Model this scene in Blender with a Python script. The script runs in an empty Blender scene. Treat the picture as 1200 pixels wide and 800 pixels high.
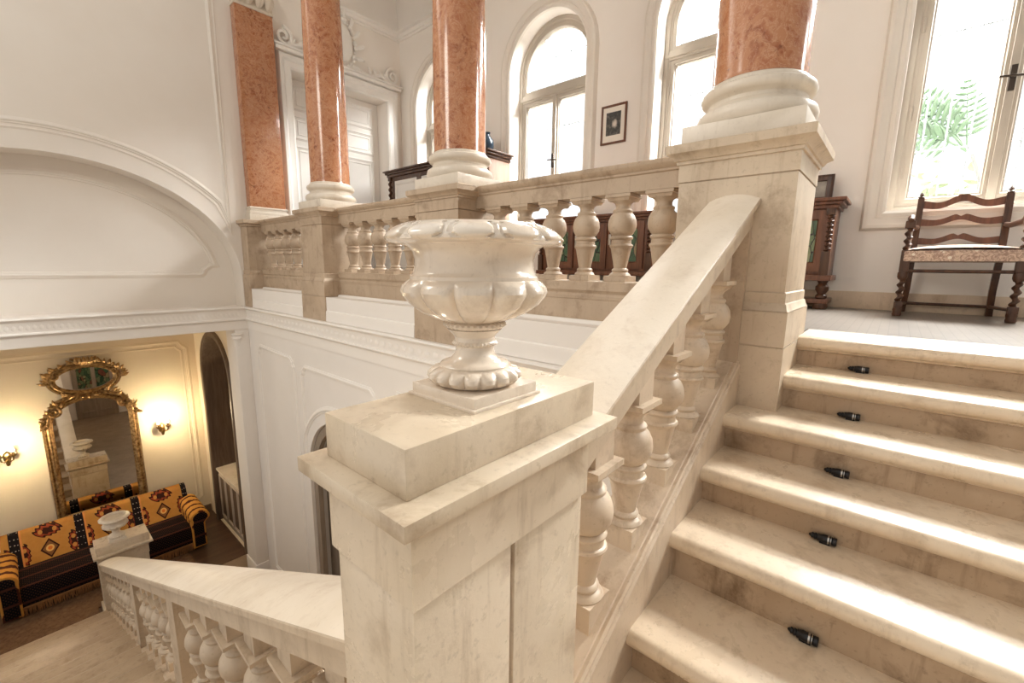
import bpy, bmesh, math, random
from mathutils import Vector, Matrix
R = math.radians
PI = math.pi
random.seed(7)
S = bpy.context.scene
COL = S.collection
ZO = 5.0            # lower hall floor is z = 0; the numbers below are measured from eye level
GF = -0.338         # gallery floor
LF = -5.0           # lower hall floor

# ------------------------------------------------------------------ materials
class NT:
    def __init__(self, name):
        self.m = bpy.data.materials.new(name)
        self.m.use_nodes = True
        self.t = self.m.node_tree
        self.t.nodes.clear()
        self.out = self.t.nodes.new('ShaderNodeOutputMaterial')
        self.bsdf = self.t.nodes.new('ShaderNodeBsdfPrincipled')
        self.t.links.new(self.bsdf.outputs[0], self.out.inputs[0])
    def n(self, typ, **kw):
        nd = self.t.nodes.new(typ)
        for k, v in kw.items():
            setattr(nd, k, v)
        return nd
    def put(self, sock, v):
        if v is None: return
        if isinstance(v, bpy.types.NodeSocket): self.t.links.new(v, sock)
        elif isinstance(v, (tuple, list)) and len(v) == 3 and sock.type == 'RGBA': sock.default_value = (*v, 1)
        else: sock.default_value = v
    def math(self, op, a, b=None, c=None, clamp=False):
        nd = self.n('ShaderNodeMath', operation=op, use_clamp=clamp)
        self.put(nd.inputs[0], a)
        if b is not None: self.put(nd.inputs[1], b)
        if c is not None: self.put(nd.inputs[2], c)
        return nd.outputs[0]
    def pos(self, scale=None, obj=False):
        if obj: o = self.n('ShaderNodeTexCoord').outputs['Object']
        else: o = self.n('ShaderNodeNewGeometry').outputs['Position']
        if scale:
            mp = self.n('ShaderNodeMapping'); self.put(mp.inputs[0], o)
            mp.inputs['Scale'].default_value = scale
            o = mp.outputs[0]
        return o
    def xyz(self, v):
        s = self.n('ShaderNodeSeparateXYZ'); self.put(s.inputs[0], v)
        return s.outputs
    def noise(self, vec, scale, detail=4, rough=.55, dist=0.0):
        nd = self.n('ShaderNodeTexNoise'); self.put(nd.inputs['Vector'], vec)
        nd.inputs['Scale'].default_value = scale; nd.inputs['Detail'].default_value = detail
        nd.inputs['Roughness'].default_value = rough; nd.inputs['Distortion'].default_value = dist
        return nd.outputs[0]
    def ramp(self, f, stops):
        nd = self.n('ShaderNodeValToRGB'); self.put(nd.inputs[0], f)
        el = nd.color_ramp.elements
        while len(el) < len(stops): el.new(.5)
        for e, (p, c) in zip(el, stops):
            e.position = p; e.color = (*c, 1) if len(c) == 3 else c
        return nd.outputs[0]
    def step(self, f, a, b):
        nd = self.n('ShaderNodeMapRange'); self.put(nd.inputs[0], f)
        nd.inputs[1].default_value = a; nd.inputs[2].default_value = b
        return nd.outputs[0]
    def mix(self, f, a, b, mode='MIX'):
        nd = self.n('ShaderNodeMix', data_type='RGBA', blend_type=mode)
        self.put(nd.inputs[0], f); self.put(nd.inputs[6], a); self.put(nd.inputs[7], b)
        return nd.outputs[2]
    def bump(self, h, strength=.2, dist=.01):
        nd = self.n('ShaderNodeBump'); self.put(nd.inputs['Height'], h)
        nd.inputs['Strength'].default_value = strength; nd.inputs['Distance'].default_value = dist
        self.put(self.bsdf.inputs['Normal'], nd.outputs[0])
    def done(self, color=None, rough=None, metal=None, spec=None, coat=None):
        b = self.bsdf.inputs
        self.put(b['Base Color'], color); self.put(b['Roughness'], rough); self.put(b['Metallic'], metal)
        if spec is not None: self.put(b['Specular IOR Level'], spec)
        if coat is not None: b['Coat Weight'].default_value = coat; b['Coat Roughness'].default_value = .12
        return self.m

def plain(name, c, rough=.5, metal=0, var=.0, spec=None):
    k = NT(name)
    if var:
        f = k.noise(k.pos(), 9, 3)
        c = k.mix(k.step(f, .3, .7), c, tuple(x * (1 - var) for x in c))
    return k.done(c, rough, metal, spec)

def stone(name, light, mid, stain, rough=.4, amount=.5, scale=1.0, bump=.15, coat=None):
    k = NT(name); p = k.pos()
    a = k.noise(p, 2.2 * scale, 5, .6, .6)
    col = k.mix(k.step(a, .36, .64), light, mid)
    b = k.noise(p, 5.5 * scale, 8, .68, .3)
    col = k.mix(k.math('MULTIPLY', k.step(b, .53, .72), amount), col, stain)
    st = k.noise(k.pos((14, 14, 1.6)), 1.3 * scale, 5, .65)      # drip streaks
    col = k.mix(k.math('MULTIPLY', k.step(st, .56, .74), amount * .75), col, stain)
    c = k.noise(p, 60 * scale, 3, .6)
    col = k.mix(k.math('MULTIPLY', k.step(c, .60, .72), .35 * amount), col, tuple(x * .55 for x in stain))
    k.bump(k.noise(p, 34 * scale, 6, .7), bump, .006)
    rr = k.math('ADD', k.math('MULTIPLY', b, .3), rough - .15)
    return k.done(col, rr, spec=.5, coat=coat)

def red_marble():
    k = NT('red_marble'); p = k.pos()
    w = k.noise(p, 3.2, 6, .65, 1.6)
    v = k.n('ShaderNodeTexVoronoi', feature='F1'); v.inputs['Scale'].default_value = 15
    mixv = k.n('ShaderNodeVectorMath', operation='MULTIPLY_ADD')
    nn = k.n('ShaderNodeTexNoise'); k.put(nn.inputs['Vector'], p); nn.inputs['Scale'].default_value = 5; nn.inputs['Detail'].default_value = 5
    k.put(mixv.inputs[0], nn.outputs[1]); mixv.inputs[1].default_value = (.55, .55, .55); k.put(mixv.inputs[2], p)
    k.put(v.inputs['Vector'], mixv.outputs[0])
    base = k.ramp(w, [(.28, (.17, .048, .019)), (.43, (.30, .098, .040)), (.56, (.39, .150, .066)), (.72, (.52, .28, .155))])
    col = k.mix(k.step(v.outputs['Distance'], .30, .62), base, (.44, .195, .094))
    vein = k.noise(mixv.outputs[0], 9, 6, .7, 2.2)
    vv = k.math('ABSOLUTE', k.math('SUBTRACT', vein, .5))
    col = k.mix(k.math('MULTIPLY', k.step(vv, .035, 0.0), .55), col, (.60, .36, .22))
    d = k.noise(p, 17, 5, .6, 1.0)
    col = k.mix(k.math('MULTIPLY', k.step(d, .62, .72), .7), col, (.11, .032, .014))
    return k.done(col, .14, spec=.5)

def plaster(name, c, c2, rough=.75):
    k = NT(name); p = k.pos()
    f = k.noise(p, 1.1, 4, .6)
    k.bump(k.noise(p, 55, 4, .6), .04, .004)
    return k.done(k.mix(k.step(f, .35, .65), c, c2), rough, spec=.3)

def wood(name, a, b, rough=.38, axis=2, scale=1.0):
    k = NT(name)
    sc = [11, 11, 11]; sc[axis] = .9
    p = k.pos(tuple(sc))
    f = k.noise(p, 2.4 * scale, 5, .6, .8)
    k.bump(f, .1, .003)
    return k.done(k.mix(k.step(f, .35, .65), a, b), rough, spec=.4)

M = {}
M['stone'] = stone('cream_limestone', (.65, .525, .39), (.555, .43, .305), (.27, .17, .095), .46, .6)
M['stone_rail'] = stone('lit_worn_limestone_handrail', (.82, .725, .60), (.75, .65, .515), (.47, .34, .22), .50, .35)  # worn stone, made paler to carry the glare on upward faces
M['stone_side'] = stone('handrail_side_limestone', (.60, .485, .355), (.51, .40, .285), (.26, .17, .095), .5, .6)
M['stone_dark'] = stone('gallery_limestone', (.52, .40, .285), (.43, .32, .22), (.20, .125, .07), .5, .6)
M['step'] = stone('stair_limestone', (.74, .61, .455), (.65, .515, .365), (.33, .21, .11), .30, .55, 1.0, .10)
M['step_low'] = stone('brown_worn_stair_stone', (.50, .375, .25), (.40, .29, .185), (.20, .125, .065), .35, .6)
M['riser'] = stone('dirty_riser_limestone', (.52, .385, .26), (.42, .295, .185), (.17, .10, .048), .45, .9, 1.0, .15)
M['pedestal'] = stone('newel_limestone', (.66, .555, .425), (.57, .465, .335), (.26, .165, .085), .30, .6)
M['urn'] = stone('glazed_urn_marble', (.76, .665, .55), (.68, .575, .46), (.38, .275, .185), .20, .45, 2.0, .05, .5)
M['base'] = stone('pale_column_base_marble', (.72, .645, .545), (.63, .55, .445), (.36, .27, .19), .32, .35)
M['marble'] = red_marble()
M['plaster'] = plaster('white_wall_plaster', (.84, .79, .735), (.81, .76, .70))
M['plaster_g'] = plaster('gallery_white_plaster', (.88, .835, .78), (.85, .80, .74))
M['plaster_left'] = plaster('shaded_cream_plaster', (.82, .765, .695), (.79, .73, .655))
M['plaster_w'] = plaster('lower_room_plaster', (.80, .70, .53), (.77, .66, .49))
M['trim'] = plaster('white_painted_moulding', (.87, .825, .765), (.84, .79, .73), .5)
M['trim_g'] = plaster('white_painted_joinery', (.87, .84, .80), (.84, .81, .76), .42)
M['casing'] = plaster('cream_window_paint', (.80, .75, .68), (.74, .68, .60), .45)
M['frame_paint'] = plaster('aged_cream_frame_paint', (.50, .445, .375), (.42, .37, .305), .45)
M['oak'] = wood('dark_carved_oak', (.10, .044, .021), (.045, .018, .009), .34)
M['oak_red'] = wood('red_brown_oak', (.19, .075, .038), (.095, .036, .018), .34)
M['oak_side'] = wood('pale_red_oak_side', (.40, .24, .17), (.33, .19, .13), .5)
M['cabinet_paint'] = wood('faded_taupe_timber', (.50, .42, .335), (.42, .345, .27), .5)
M['brown_paint'] = wood('brown_painted_timber', (.155, .105, .07), (.10, .066, .043), .45)
M['grey_timber'] = wood('grey_brown_timber', (.34, .275, .215), (.26, .205, .155), .5)
M['black'] = plain('black_iron', (.012, .011, .012), .38, .3)
M['steel'] = plain('worn_steel', (.45, .42, .38), .3, 1.0)
M['brass'] = plain('aged_brass', (.36, .235, .09), .32, 1.0, .4)
M['dark_metal'] = plain('dark_bronze', (.06, .045, .035), .4, .8)
M['grille'] = plain('pale_grey_iron', (.13, .14, .15), .6)
M['mirror'] = plain('silvered_mirror_glass', (.80, .77, .72), .015, 1.0)
M['paper'] = plain('ivory_mount_paper', (.82, .76, .67), .8)
M['white_panel'] = plain('white_cabinet_panel', (.78, .75, .70), .25)
M['porcelain_blue'] = plain('dark_blue_porcelain', (.03, .05, .075), .12, 0, .3)
M['palm'] = plain('pale_green_palm_leaf', (.03, .062, .028), .7, 0, .4)
M['palm_pale'] = plain('yellow_green_leaf', (.08, .105, .05), .7, 0, .2)
M['palm_stem'] = plain('grey_palm_stalk', (.06, .062, .058), .7)

def gilt():
    k = NT('carved_gilt'); p = k.pos()
    f = k.noise(p, 22, 5, .6)
    return k.done(k.mix(k.step(f, .36, .62), (.44, .28, .115), (.17, .09, .035)), .38, .75)
M['gilt'] = gilt()

def glass():
    k = NT('window_glass')
    tr = k.n('ShaderNodeBsdfTransparent'); gl = k.n('ShaderNodeBsdfGlossy'); gl.inputs['Roughness'].default_value = .03
    mx = k.n('ShaderNodeMixShader'); fr = k.n('ShaderNodeFresnel'); fr.inputs[0].default_value = 1.45
    tr.inputs[0].default_value = (.97, .985, .99, 1)
    k.put(mx.inputs[0], k.math('MULTIPLY', fr.outputs[0], .6)); k.put(mx.inputs[1], tr.outputs[0]); k.put(mx.inputs[2], gl.outputs[0])
    k.t.links.new(mx.outputs[0], k.out.inputs[0])
    return k.m
M['glass'] = glass()

def stained():
    k = NT('green_leaded_glass'); p = k.pos((1, 1, .55))
    v = k.n('ShaderNodeTexVoronoi', feature='F1'); v.inputs['Scale'].default_value = 13; k.put(v.inputs['Vector'], p)
    e = k.n('ShaderNodeTexVoronoi', feature='DISTANCE_TO_EDGE'); e.inputs['Scale'].default_value = 13; k.put(e.inputs['Vector'], p)
    h = k.xyz(v.outputs['Color'])[0]
    col = k.ramp(h, [(.0, (.03, .075, .04)), (.45, (.055, .12, .06)), (.72, (.12, .17, .085)), (.88, (.28, .25, .14)), (.96, (.17, .06, .035))])
    col = k.mix(k.step(e.outputs['Distance'], .05, .02), col, (.012, .012, .012))
    return k.done(col, .18, spec=.6)
M['stained'] = stained()

def floor_tile():
    k = NT('grey_beige_floor_parquet'); p = k.pos()
    b = k.n('ShaderNodeTexBrick', offset=.5); k.put(b.inputs['Vector'], p)
    b.inputs['Scale'].default_value = 5.5; b.inputs['Mortar Size'].default_value = .012
    b.inputs['Color1'].default_value = (.24, .205, .175, 1); b.inputs['Color2'].default_value = (.21, .18, .152, 1)
    b.inputs['Mortar'].default_value = (.14, .12, .10, 1); b.inputs['Brick Width'].default_value = .6; b.inputs['Row Height'].default_value = .25
    f = k.noise(p, 8, 4)
    return k.done(k.mix(k.math('MULTIPLY', f, .5), b.outputs[0], (.20, .175, .15)), .3, spec=.5)
M['floor_up'] = floor_tile()

def parquet():
    k = NT('dark_oak_parquet'); p = k.pos((.9, 7.5, 1))
    f = k.noise(p, 1.2, 5, .6, .3)
    b = k.n('ShaderNodeTexBrick', offset=.5); k.put(b.inputs['Vector'], k.pos())
    b.inputs['Scale'].default_value = 4; b.inputs['Mortar Size'].default_value = .006
    b.inputs['Color1'].default_value = (.13, .072, .04, 1); b.inputs['Color2'].default_value = (.085, .045, .025, 1); b.inputs['Mortar'].default_value = (.02, .012, .008, 1)
    b.inputs['Brick Width'].default_value = 2.2; b.inputs['Row Height'].default_value = .45
    return k.done(k.mix(k.step(f, .35, .65), b.outputs[0], (.06, .032, .018)), .32)
M['parquet'] = parquet()
M['paving'] = plain('pale_street_paving', (.66, .63, .58), .8, 0, .2)
M['hall_floor'] = stone('worn_hall_stone', (.30, .215, .14), (.23, .16, .10), (.14, .09, .05), .4, .4)

def carpet():
    k = NT('brown_patterned_carpet'); p = k.pos()
    v = k.n('ShaderNodeTexVoronoi'); v.inputs['Scale'].default_value = 14; k.put(v.inputs['Vector'], p)
    f = k.noise(p, 40, 4)
    c = k.mix(k.step(v.outputs[0], .2, .6), (.20, .115, .06), (.115, .062, .034))
    return k.done(k.mix(k.step(f, .4, .6), c, (.16, .09, .05)), .95, spec=.1)
M['carpet'] = carpet()

def kilim_back():
    k = NT('golden_kilim_throw'); x, y, z = k.xyz(k.pos())
    u0 = k.math('DIVIDE', k.math('ADD', x, .435), .705)
    u = k.math('FRACT', u0)
    v = k.math('DIVIDE', k.math('SUBTRACT', z, .30), .55)         # 0..1 over the throw's height
    gold = k.mix(k.noise(k.pos(), 12, 4), (.54, .27, .065), (.40, .175, .038))
    def el(cx, cy, rx, ry, metric='sq'):
        dx = k.math('DIVIDE', k.math('SUBTRACT', u, cx), rx); dy = k.math('DIVIDE', k.math('SUBTRACT', v, cy), ry)
        if metric == 'sq': return k.math('SQRT', k.math('ADD', k.math('MULTIPLY', dx, dx), k.math('MULTIPLY', dy, dy)))
        return k.math('ADD', k.math('ABSOLUTE', dx), k.math('ABSOLUTE', dy))
    col = gold
    dark = (.035, .012, .008); red = (.26, .045, .02); blk = (.010, .007, .008)
    def paint(col, d, a, c): return k.mix(k.math('LESS_THAN', d, a), col, c)
    d = el(.575, .55, .15, .25, 'di')
    col = paint(col, d, 1.0, dark); col = paint(col, d, .78, (.20, .085, .03)); col = paint(col, el(.575, .55, .065, .085), 1.0, (.72, .42, .12)); col = paint(col, el(.575, .55, .035, .048), 1.0, (.62, .18, .04))
    for cx, cy, rx, ry in ((.575, 1.0, .22, .15), (.575, .10, .22, .15), (.20, .55, .085, .27), (.95, .55, .085, .27)):
        d = el(cx, cy, rx, ry)
        w = k.math('ADD', d, k.math('MULTIPLY', k.math('SINE', k.math('MULTIPLY', k.math('ADD', u, k.math('MULTIPLY', v, .8)), 62)), .10))
        col = paint(col, w, 1.0, dark); col = paint(col, w, .80, red); col = paint(col, w, .52, dark)
        for sgn in (-1, 1):
            ox, oy = (rx * .5 * sgn, 0) if rx > ry * .6 else (0, ry * .42 * sgn)
            col = paint(col, el(cx + ox, cy + oy, .035, .055), 1.0, (.50, .22, .05))
    stripe = k.math('LESS_THAN', u, .155); edge = k.math('LESS_THAN', u, .185)
    col = k.mix(edge, col, (.62, .25, .07))
    vo = k.n('ShaderNodeTexVoronoi', feature='F1'); vo.inputs['Scale'].default_value = 26; vo.inputs['Randomness'].default_value = .25
    k.put(vo.inputs['Vector'], k.pos())
    dots = k.mix(k.math('LESS_THAN', vo.outputs[0], .22), blk, (.42, .34, .26))
    col = k.mix(stripe, col, dots)
    k.bump(k.noise(k.pos(), 90, 3), .3, .004)
    return k.done(col, .9, spec=.15)
M['kilim'] = kilim_back()

def kilim_seat():
    k = NT('black_dotted_kilim'); x, y, z = k.xyz(k.pos())
    a = k.math('SINE', k.math('MULTIPLY', x, 150)); b = k.math('SINE', k.math('MULTIPLY', k.math('ADD', y, k.math('MULTIPLY', z, 1.0)), 130))
    d = k.math('GREATER_THAN', k.math('MULTIPLY', a, b), .62)
    c = k.mix(d, (.007, .005, .006), (.06, .025, .012))
    w = k.math('GREATER_THAN', k.math('SINE', k.math('MULTIPLY', k.math('ADD', y, z), 24)), .90)
    c = k.mix(w, c, (.06, .02, .012))
    return k.done(c, .92, spec=.1)
M['kilim_seat'] = kilim_seat()
def kilim_arm():
    k = NT('striped_golden_kilim'); x, y, z = k.xyz(k.pos())
    s = k.math('SINE', k.math('ADD', k.math('MULTIPLY', y, 34), k.math('MULTIPLY', k.noise(k.pos(), 6, 3), 5)))
    c = k.mix(k.step(s, .3, .5), (.58, .27, .055), (.07, .02, .012))
    return k.done(c, .9, spec=.1)
M['kilim_arm'] = kilim_arm()
M['fringe'] = plain('rust_fringe', (.34, .15, .045), .9, 0, .5)

def tapestry():
    k = NT('cream_floral_tapestry'); p = k.pos()
    v = k.n('ShaderNodeTexVoronoi'); v.inputs['Scale'].default_value = 20; k.put(v.inputs['Vector'], p)
    w = k.noise(p, 26, 5, .7, 2.5)
    c = k.mix(k.step(w, .44, .56), (.66, .50, .38), (.36, .235, .185))
    c = k.mix(k.math('LESS_THAN', v.outputs[0], .22), c, (.78, .70, .60))
    return k.done(c, .9, spec=.1)
M['tapestry'] = tapestry()
M['tapestry_side'] = plain('beige_woven_cloth', (.55, .38, .27), .9, 0, .35)

def old_print():
    k = NT('old_black_and_white_print'); p = k.pos(); x, y, z = k.xyz(p)
    f = k.noise(p, 30, 5, .65)
    c = k.ramp(f, [(.35, (.010, .009, .008)), (.55, (.05, .045, .035)), (.75, (.22, .20, .17))])
    dy = k.math('DIVIDE', k.math('SUBTRACT', y, 2.82), .045); dz = k.math('DIVIDE', k.math('SUBTRACT', z, 6.735), .065)
    d = k.math('SQRT', k.math('ADD', k.math('MULTIPLY', dy, dy), k.math('MULTIPLY', dz, dz)))
    d = k.math('ADD', d, k.math('MULTIPLY', k.noise(p, 22, 3), .9))
    c = k.mix(k.step(d, 1.35, .8), c, (.62, .54, .46))
    low = k.step(k.math('ADD', z, k.math('MULTIPLY', k.noise(p, 18, 3), .06)), 6.66, 6.62)
    c = k.mix(k.math('MULTIPLY', low, .6), c, (.22, .20, .165))
    return k.done(c, .4)
M['print'] = old_print()
M['print2'] = plain('small_landscape_print', (.42, .38, .32), .4, 0, .7)

def emit(name, c, s):
    k = NT(name)
    e = k.n('ShaderNodeEmission'); e.inputs[0].default_value = (*c, 1); e.inputs[1].default_value = s
    k.t.links.new(e.outputs[0], k.out.inputs[0])
    return k.m
M['bulb'] = emit('lit_candle_bulb', (1.0, .80, .50), 9)

# ------------------------------------------------------------------ mesh helpers
def V(bm, p): return bm.verts.new(p)
def face(bm, vs):
    try: return bm.faces.new(vs)
    except ValueError: return None

def box(bm, x0, x1, y0, y1, z0, z1, bev=0):
    t = bmesh.new()
    vs = [V(t, (x, y, z)) for x in (x0, x1) for y in (y0, y1) for z in (z0, z1)]
    for f in ((0, 1, 3, 2), (4, 6, 7, 5), (0, 4, 5, 1), (2, 3, 7, 6), (0, 2, 6, 4), (1, 5, 7, 3)): t.faces.new([vs[i] for i in f])
    if bev: bmesh.ops.bevel(t, geom=t.edges[:], offset=bev, segments=2, affect='EDGES', profile=.6)
    merge(bm, t)

def merge(bm, t):
    me = bpy.data.meshes.new('tmp'); t.to_mesh(me); t.free(); bm.from_mesh(me); bpy.data.meshes.remove(me)

def prism(bm, poly, fn, a, b, bev=0):
    """polygon (2D) extruded between a and b, fn(u, v, w) -> xyz"""
    t = bmesh.new()
    A = [V(t, fn(u, v, a)) for u, v in poly]; B = [V(t, fn(u, v, b)) for u, v in poly]
    n = len(poly)
    face(t, A); face(t, B[::-1])
    for i in range(n): face(t, (A[i], B[i], B[(i + 1) % n], A[(i + 1) % n]))
    bmesh.ops.recalc_face_normals(t, faces=t.faces[:])
    if bev: bmesh.ops.bevel(t, geom=[e for e in t.edges if e.calc_face_angle(0) > .6], offset=bev, segments=2, affect='EDGES', profile=.6)
    merge(bm, t)

def loft(bm, rings, closed_ring=True, caps=True):
    L = [[V(bm, p) for p in r] for r in rings]
    n = len(L[0]); m = n if closed_ring else n - 1
    for a, b in zip(L, L[1:]):
        for i in range(m): face(bm, (a[i], a[(i + 1) % n], b[(i + 1) % n], b[i]))
    if caps and closed_ring:
        face(bm, L[0][::-1]); face(bm, L[-1])
    return L

def lathe(bm, prof, c=(0, 0, 0), n=28, mod=None, caps=True):
    rings = []
    for r, z in prof:
        ring = []
        for i in range(n):
            a = 2 * PI * i / n
            rr = r * (mod(a, z, r) if mod else 1)
            ring.append((c[0] + rr * math.cos(a), c[1] + rr * math.sin(a), c[2] + z))
        rings.append(ring)
    loft(bm, rings, True, caps)

def tube(bm, pts, rad, n=8, caps=True):
    pts = [Vector(p) for p in pts]
    rad = rad if isinstance(rad, (list, tuple)) else [rad] * len(pts)
    up = Vector((0, 0, 1)); rings = []; prev = None
    for i, p in enumerate(pts):
        d = (pts[min(i + 1, len(pts) - 1)] - pts[max(i - 1, 0)]).normalized()
        if prev is None:
            s = d.cross(up) if abs(d.dot(up)) < .95 else d.cross(Vector((1, 0, 0)))
        else: s = prev - d * prev.dot(d)
        s.normalize(); prev = s; t = d.cross(s)
        rings.append([p + rad[i] * (math.cos(2 * PI * k / n) * s + math.sin(2 * PI * k / n) * t) for k in range(n)])
    loft(bm, rings, True, caps)

def offset_loop(loop, d, closed):
    n = len(loop); out = []
    P = [Vector(p) for p in loop]
    for i in range(n):
        if closed or 0 < i < n - 1:
            a = (P[i] - P[i - 1]).normalized(); b = (P[(i + 1) % n] - P[i]).normalized()
        elif i == 0: a = b = (P[1] - P[0]).normalized()
        else: a = b = (P[-1] - P[-2]).normalized()
        na = Vector((-a.y, a.x)); nb = Vector((-b.y, b.x)); m = na + nb
        if m.length < 1e-6: m = na.copy()
        m.normalize(); k = max(.35, m.dot(na))
        out.append(P[i] + m * (d / k))
    return out

def mould(bm, loop, fn, prof, closed=True):
    """profile [(across, out)] swept along a 2D loop; fn(u, v, out) -> xyz"""
    cols = []
    for d, h in prof: cols.append([V(bm, fn(p.x, p.y, h)) for p in offset_loop(loop, d, closed)])
    n = len(loop); m = n if closed else n - 1
    for a, b in zip(cols, cols[1:]):
        for i in range(m): face(bm, (a[i], b[i], b[(i + 1) % n], a[(i + 1) % n]))

def plate(bm, outer, holes, fn, a, b):
    """flat wall with holes, both faces and every reveal"""
    for w in (a, b):
        t = bmesh.new(); eds = []
        for lp in [outer] + holes:
            vs = [V(t, (u, v, 0)) for u, v in lp]
            for i in range(len(vs)): eds.append(t.edges.new((vs[i], vs[(i + 1) % len(vs)])))
        bmesh.ops.triangle_fill(t, use_beauty=True, use_dissolve=False, edges=eds)
        for v in t.verts: v.co = Vector(fn(v.co.x, v.co.y, w))
        merge(bm, t)
    for lp in [outer] + holes:
        n = len(lp)
        A = [V(bm, fn(u, v, a)) for u, v in lp]; B = [V(bm, fn(u, v, b)) for u, v in lp]
        for i in range(n): face(bm, (A[i], B[i], B[(i + 1) % n], A[(i + 1) % n]))

def bead(d, h, w=None): return d, h
PM = [(-.030, 0), (-.026, .008), (-.014, .012), (-.006, .022), (.006, .022), (.012, .012), (.026, .010), (.030, 0)]
def scaled(prof, s, h=None): return [(a * s, b * (h if h else s)) for a, b in prof]

def finish(bm, angle=38, smooth=True, weld=True):
    if weld: bmesh.ops.remove_doubles(bm, verts=bm.verts[:], dist=1e-5)
    bmesh.ops.recalc_face_normals(bm, faces=bm.faces[:])
    for f in bm.faces: f.smooth = smooth
    lim = R(angle)
    for e in bm.edges:
        if len(e.link_faces) == 2:
            if e.calc_face_angle(0) > lim: e.smooth = False

def wloc(o):
    l = Vector(o.location)
    while o.parent: o = o.parent; l += o.location
    return l

def obj(name, bm, mat, parent=None, loc=None, angle=38, label=None, kind=None, smooth=True, split=0):
    """one mesh object; bm is in eye-level coordinates, its origin goes to loc (or stays at the parent's)"""
    finish(bm, angle, smooth)
    me = bpy.data.meshes.new(name)
    base = wloc(parent) if parent else Vector((0, 0, 0))
    o = bpy.data.objects.new(name, me); COL.objects.link(o)
    org = (Vector(loc) + Vector((0, 0, ZO))) if loc is not None else base
    bmesh.ops.translate(bm, verts=bm.verts[:], vec=Vector((0, 0, ZO)) - org)
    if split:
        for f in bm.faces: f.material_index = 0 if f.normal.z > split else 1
    bm.to_mesh(me); bm.free()
    for m in (mat if isinstance(mat, (list, tuple)) else [mat]): me.materials.append(m)
    if parent: o.parent = parent; o.location = org - base
    else: o.location = org
    if label: o['label'] = label
    if kind: o['kind'] = kind
    return o

def thing(name, label, cat, loc, group=None, kind=None):
    o = bpy.data.objects.new(name, None); COL.objects.link(o)
    o.empty_display_size = .1
    o.location = Vector(loc) + Vector((0, 0, ZO))
    if label: o['label'] = label
    if cat: o['category'] = cat
    if group: o['group'] = group
    if kind: o['kind'] = kind
    return o

def tag(o, label, cat, group=None):
    o['label'] = label; o['category'] = cat
    if group: o['group'] = group
    return o

def dup_part(o, delta):
    c = o.copy(); COL.objects.link(c); c.location = o.location + Vector(delta)
    return c

def dup_tree(o, loc, parent=None, label=None):
    c = o.copy(); COL.objects.link(c)
    if parent: c.parent = parent
    else: c.location = Vector(loc) + Vector((0, 0, ZO))
    for ch in list(o.children): dup_tree(ch, None, c)
    if label: c['label'] = label
    return c

def nb(): return bmesh.new()
def arc(cx, cy, rx, ry, a0, a1, n):
    return [(cx + rx * math.cos(R(a0 + (a1 - a0) * i / n)), cy + ry * math.sin(R(a0 + (a1 - a0) * i / n))) for i in range(n + 1)]

WX = lambda x: (lambda u, v, h: (x - h, u, v))       # wall across X, seen from -X ; u = y
WY = lambda y: (lambda u, v, h: (u, y - h, v))       # wall across Y, seen from -Y ; u = x
XZ = lambda u, v, w: (u, w, v)
YZ = lambda u, v, w: (w, u, v)

# ================================================================== THE SETTING
# ---- floors
b = nb()
box(b, 3.055, 5.6, -4, .345, GF - .25, GF); box(b, 2.50, 3.055, .36, 7.6, GF - .25, GF); box(b, 3.055, 5.6, .345, 7.6, GF - .25, GF)
obj('floor', b, M['floor_up'], kind='structure')
b = nb(); box(b, -4.2, 5.6, -1.2, 10.4, LF - .2, LF); obj('floor_hall', b, M['hall_floor'], kind='structure')
b = nb(); box(b, -4.2, 2.9, 7.98, 10.4, LF, LF + .006); obj('floor_parquet', b, M['parquet'], kind='structure')

# ---- left wall: big blind arch over the entablature, pilaster bay and gallery door behind
AX, AZ, AA, AB = .45, -.20, 1.83, 1.38
arch_hole = [(-1.38, -.628), (2.28, -.628)] + arc(AX, AZ, AA, AB, 0, 180, 40)
DX0, DX1, DZ = 3.17, 4.82, 2.85
b = nb()
plate(b, [(-3.6, -.66), (2.66, -.66), (2.66, 5.2), (-3.6, 5.2)], [arch_hole], WY(7.2), 0, -.40)
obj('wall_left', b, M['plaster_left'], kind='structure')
b = nb()
plate(b, [(2.66, -.66), (5.5, -.66), (5.5, 5.2), (2.66, 5.2)], [[(DX0, GF), (DX1, GF), (DX1, DZ), (DX0, DZ)]], WY(7.2), 0, -.40)
obj('wall_left_gallery', b, M['plaster_g'], kind='structure')
b = nb(); box(b, -3.6, 5.5, 7.56, 7.66, -.70, 2.0); obj('wall_left_recess', b, M['plaster_left'], kind='structure')
# raised mouldings on that wall
b = nb()
lp = [(-1.15, -.17), (1.87, -.17)] + [(1.90, -.14), (1.90, -.11), (1.99, -.04), (2.05, -.03)] + arc(AX, -.2, 1.61, 1.20, 9, 171, 36)
mould(b, lp, WY(7.56), scaled(PM, 1.35, 1.0))
lp = arc(AX, AZ, AA + .26, AB + .28, 35, 145, 36)
lp = [(2.16, .62)] + [p for p in lp if p[0] < 2.155] + [(-1.3, .62), (-1.3, 4.2), (2.16, 4.2)]
mould(b, lp, WY(7.2), scaled(PM, 1.2, 1.0))
lp2 = [(p[0], p[1]) for p in offset_loop(lp, .07, True)]
mould(b, lp2, WY(7.2), scaled(PM, .5, .5))
obj('trim_wall_panels', b, M['plaster_left'], kind='structure')

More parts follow.
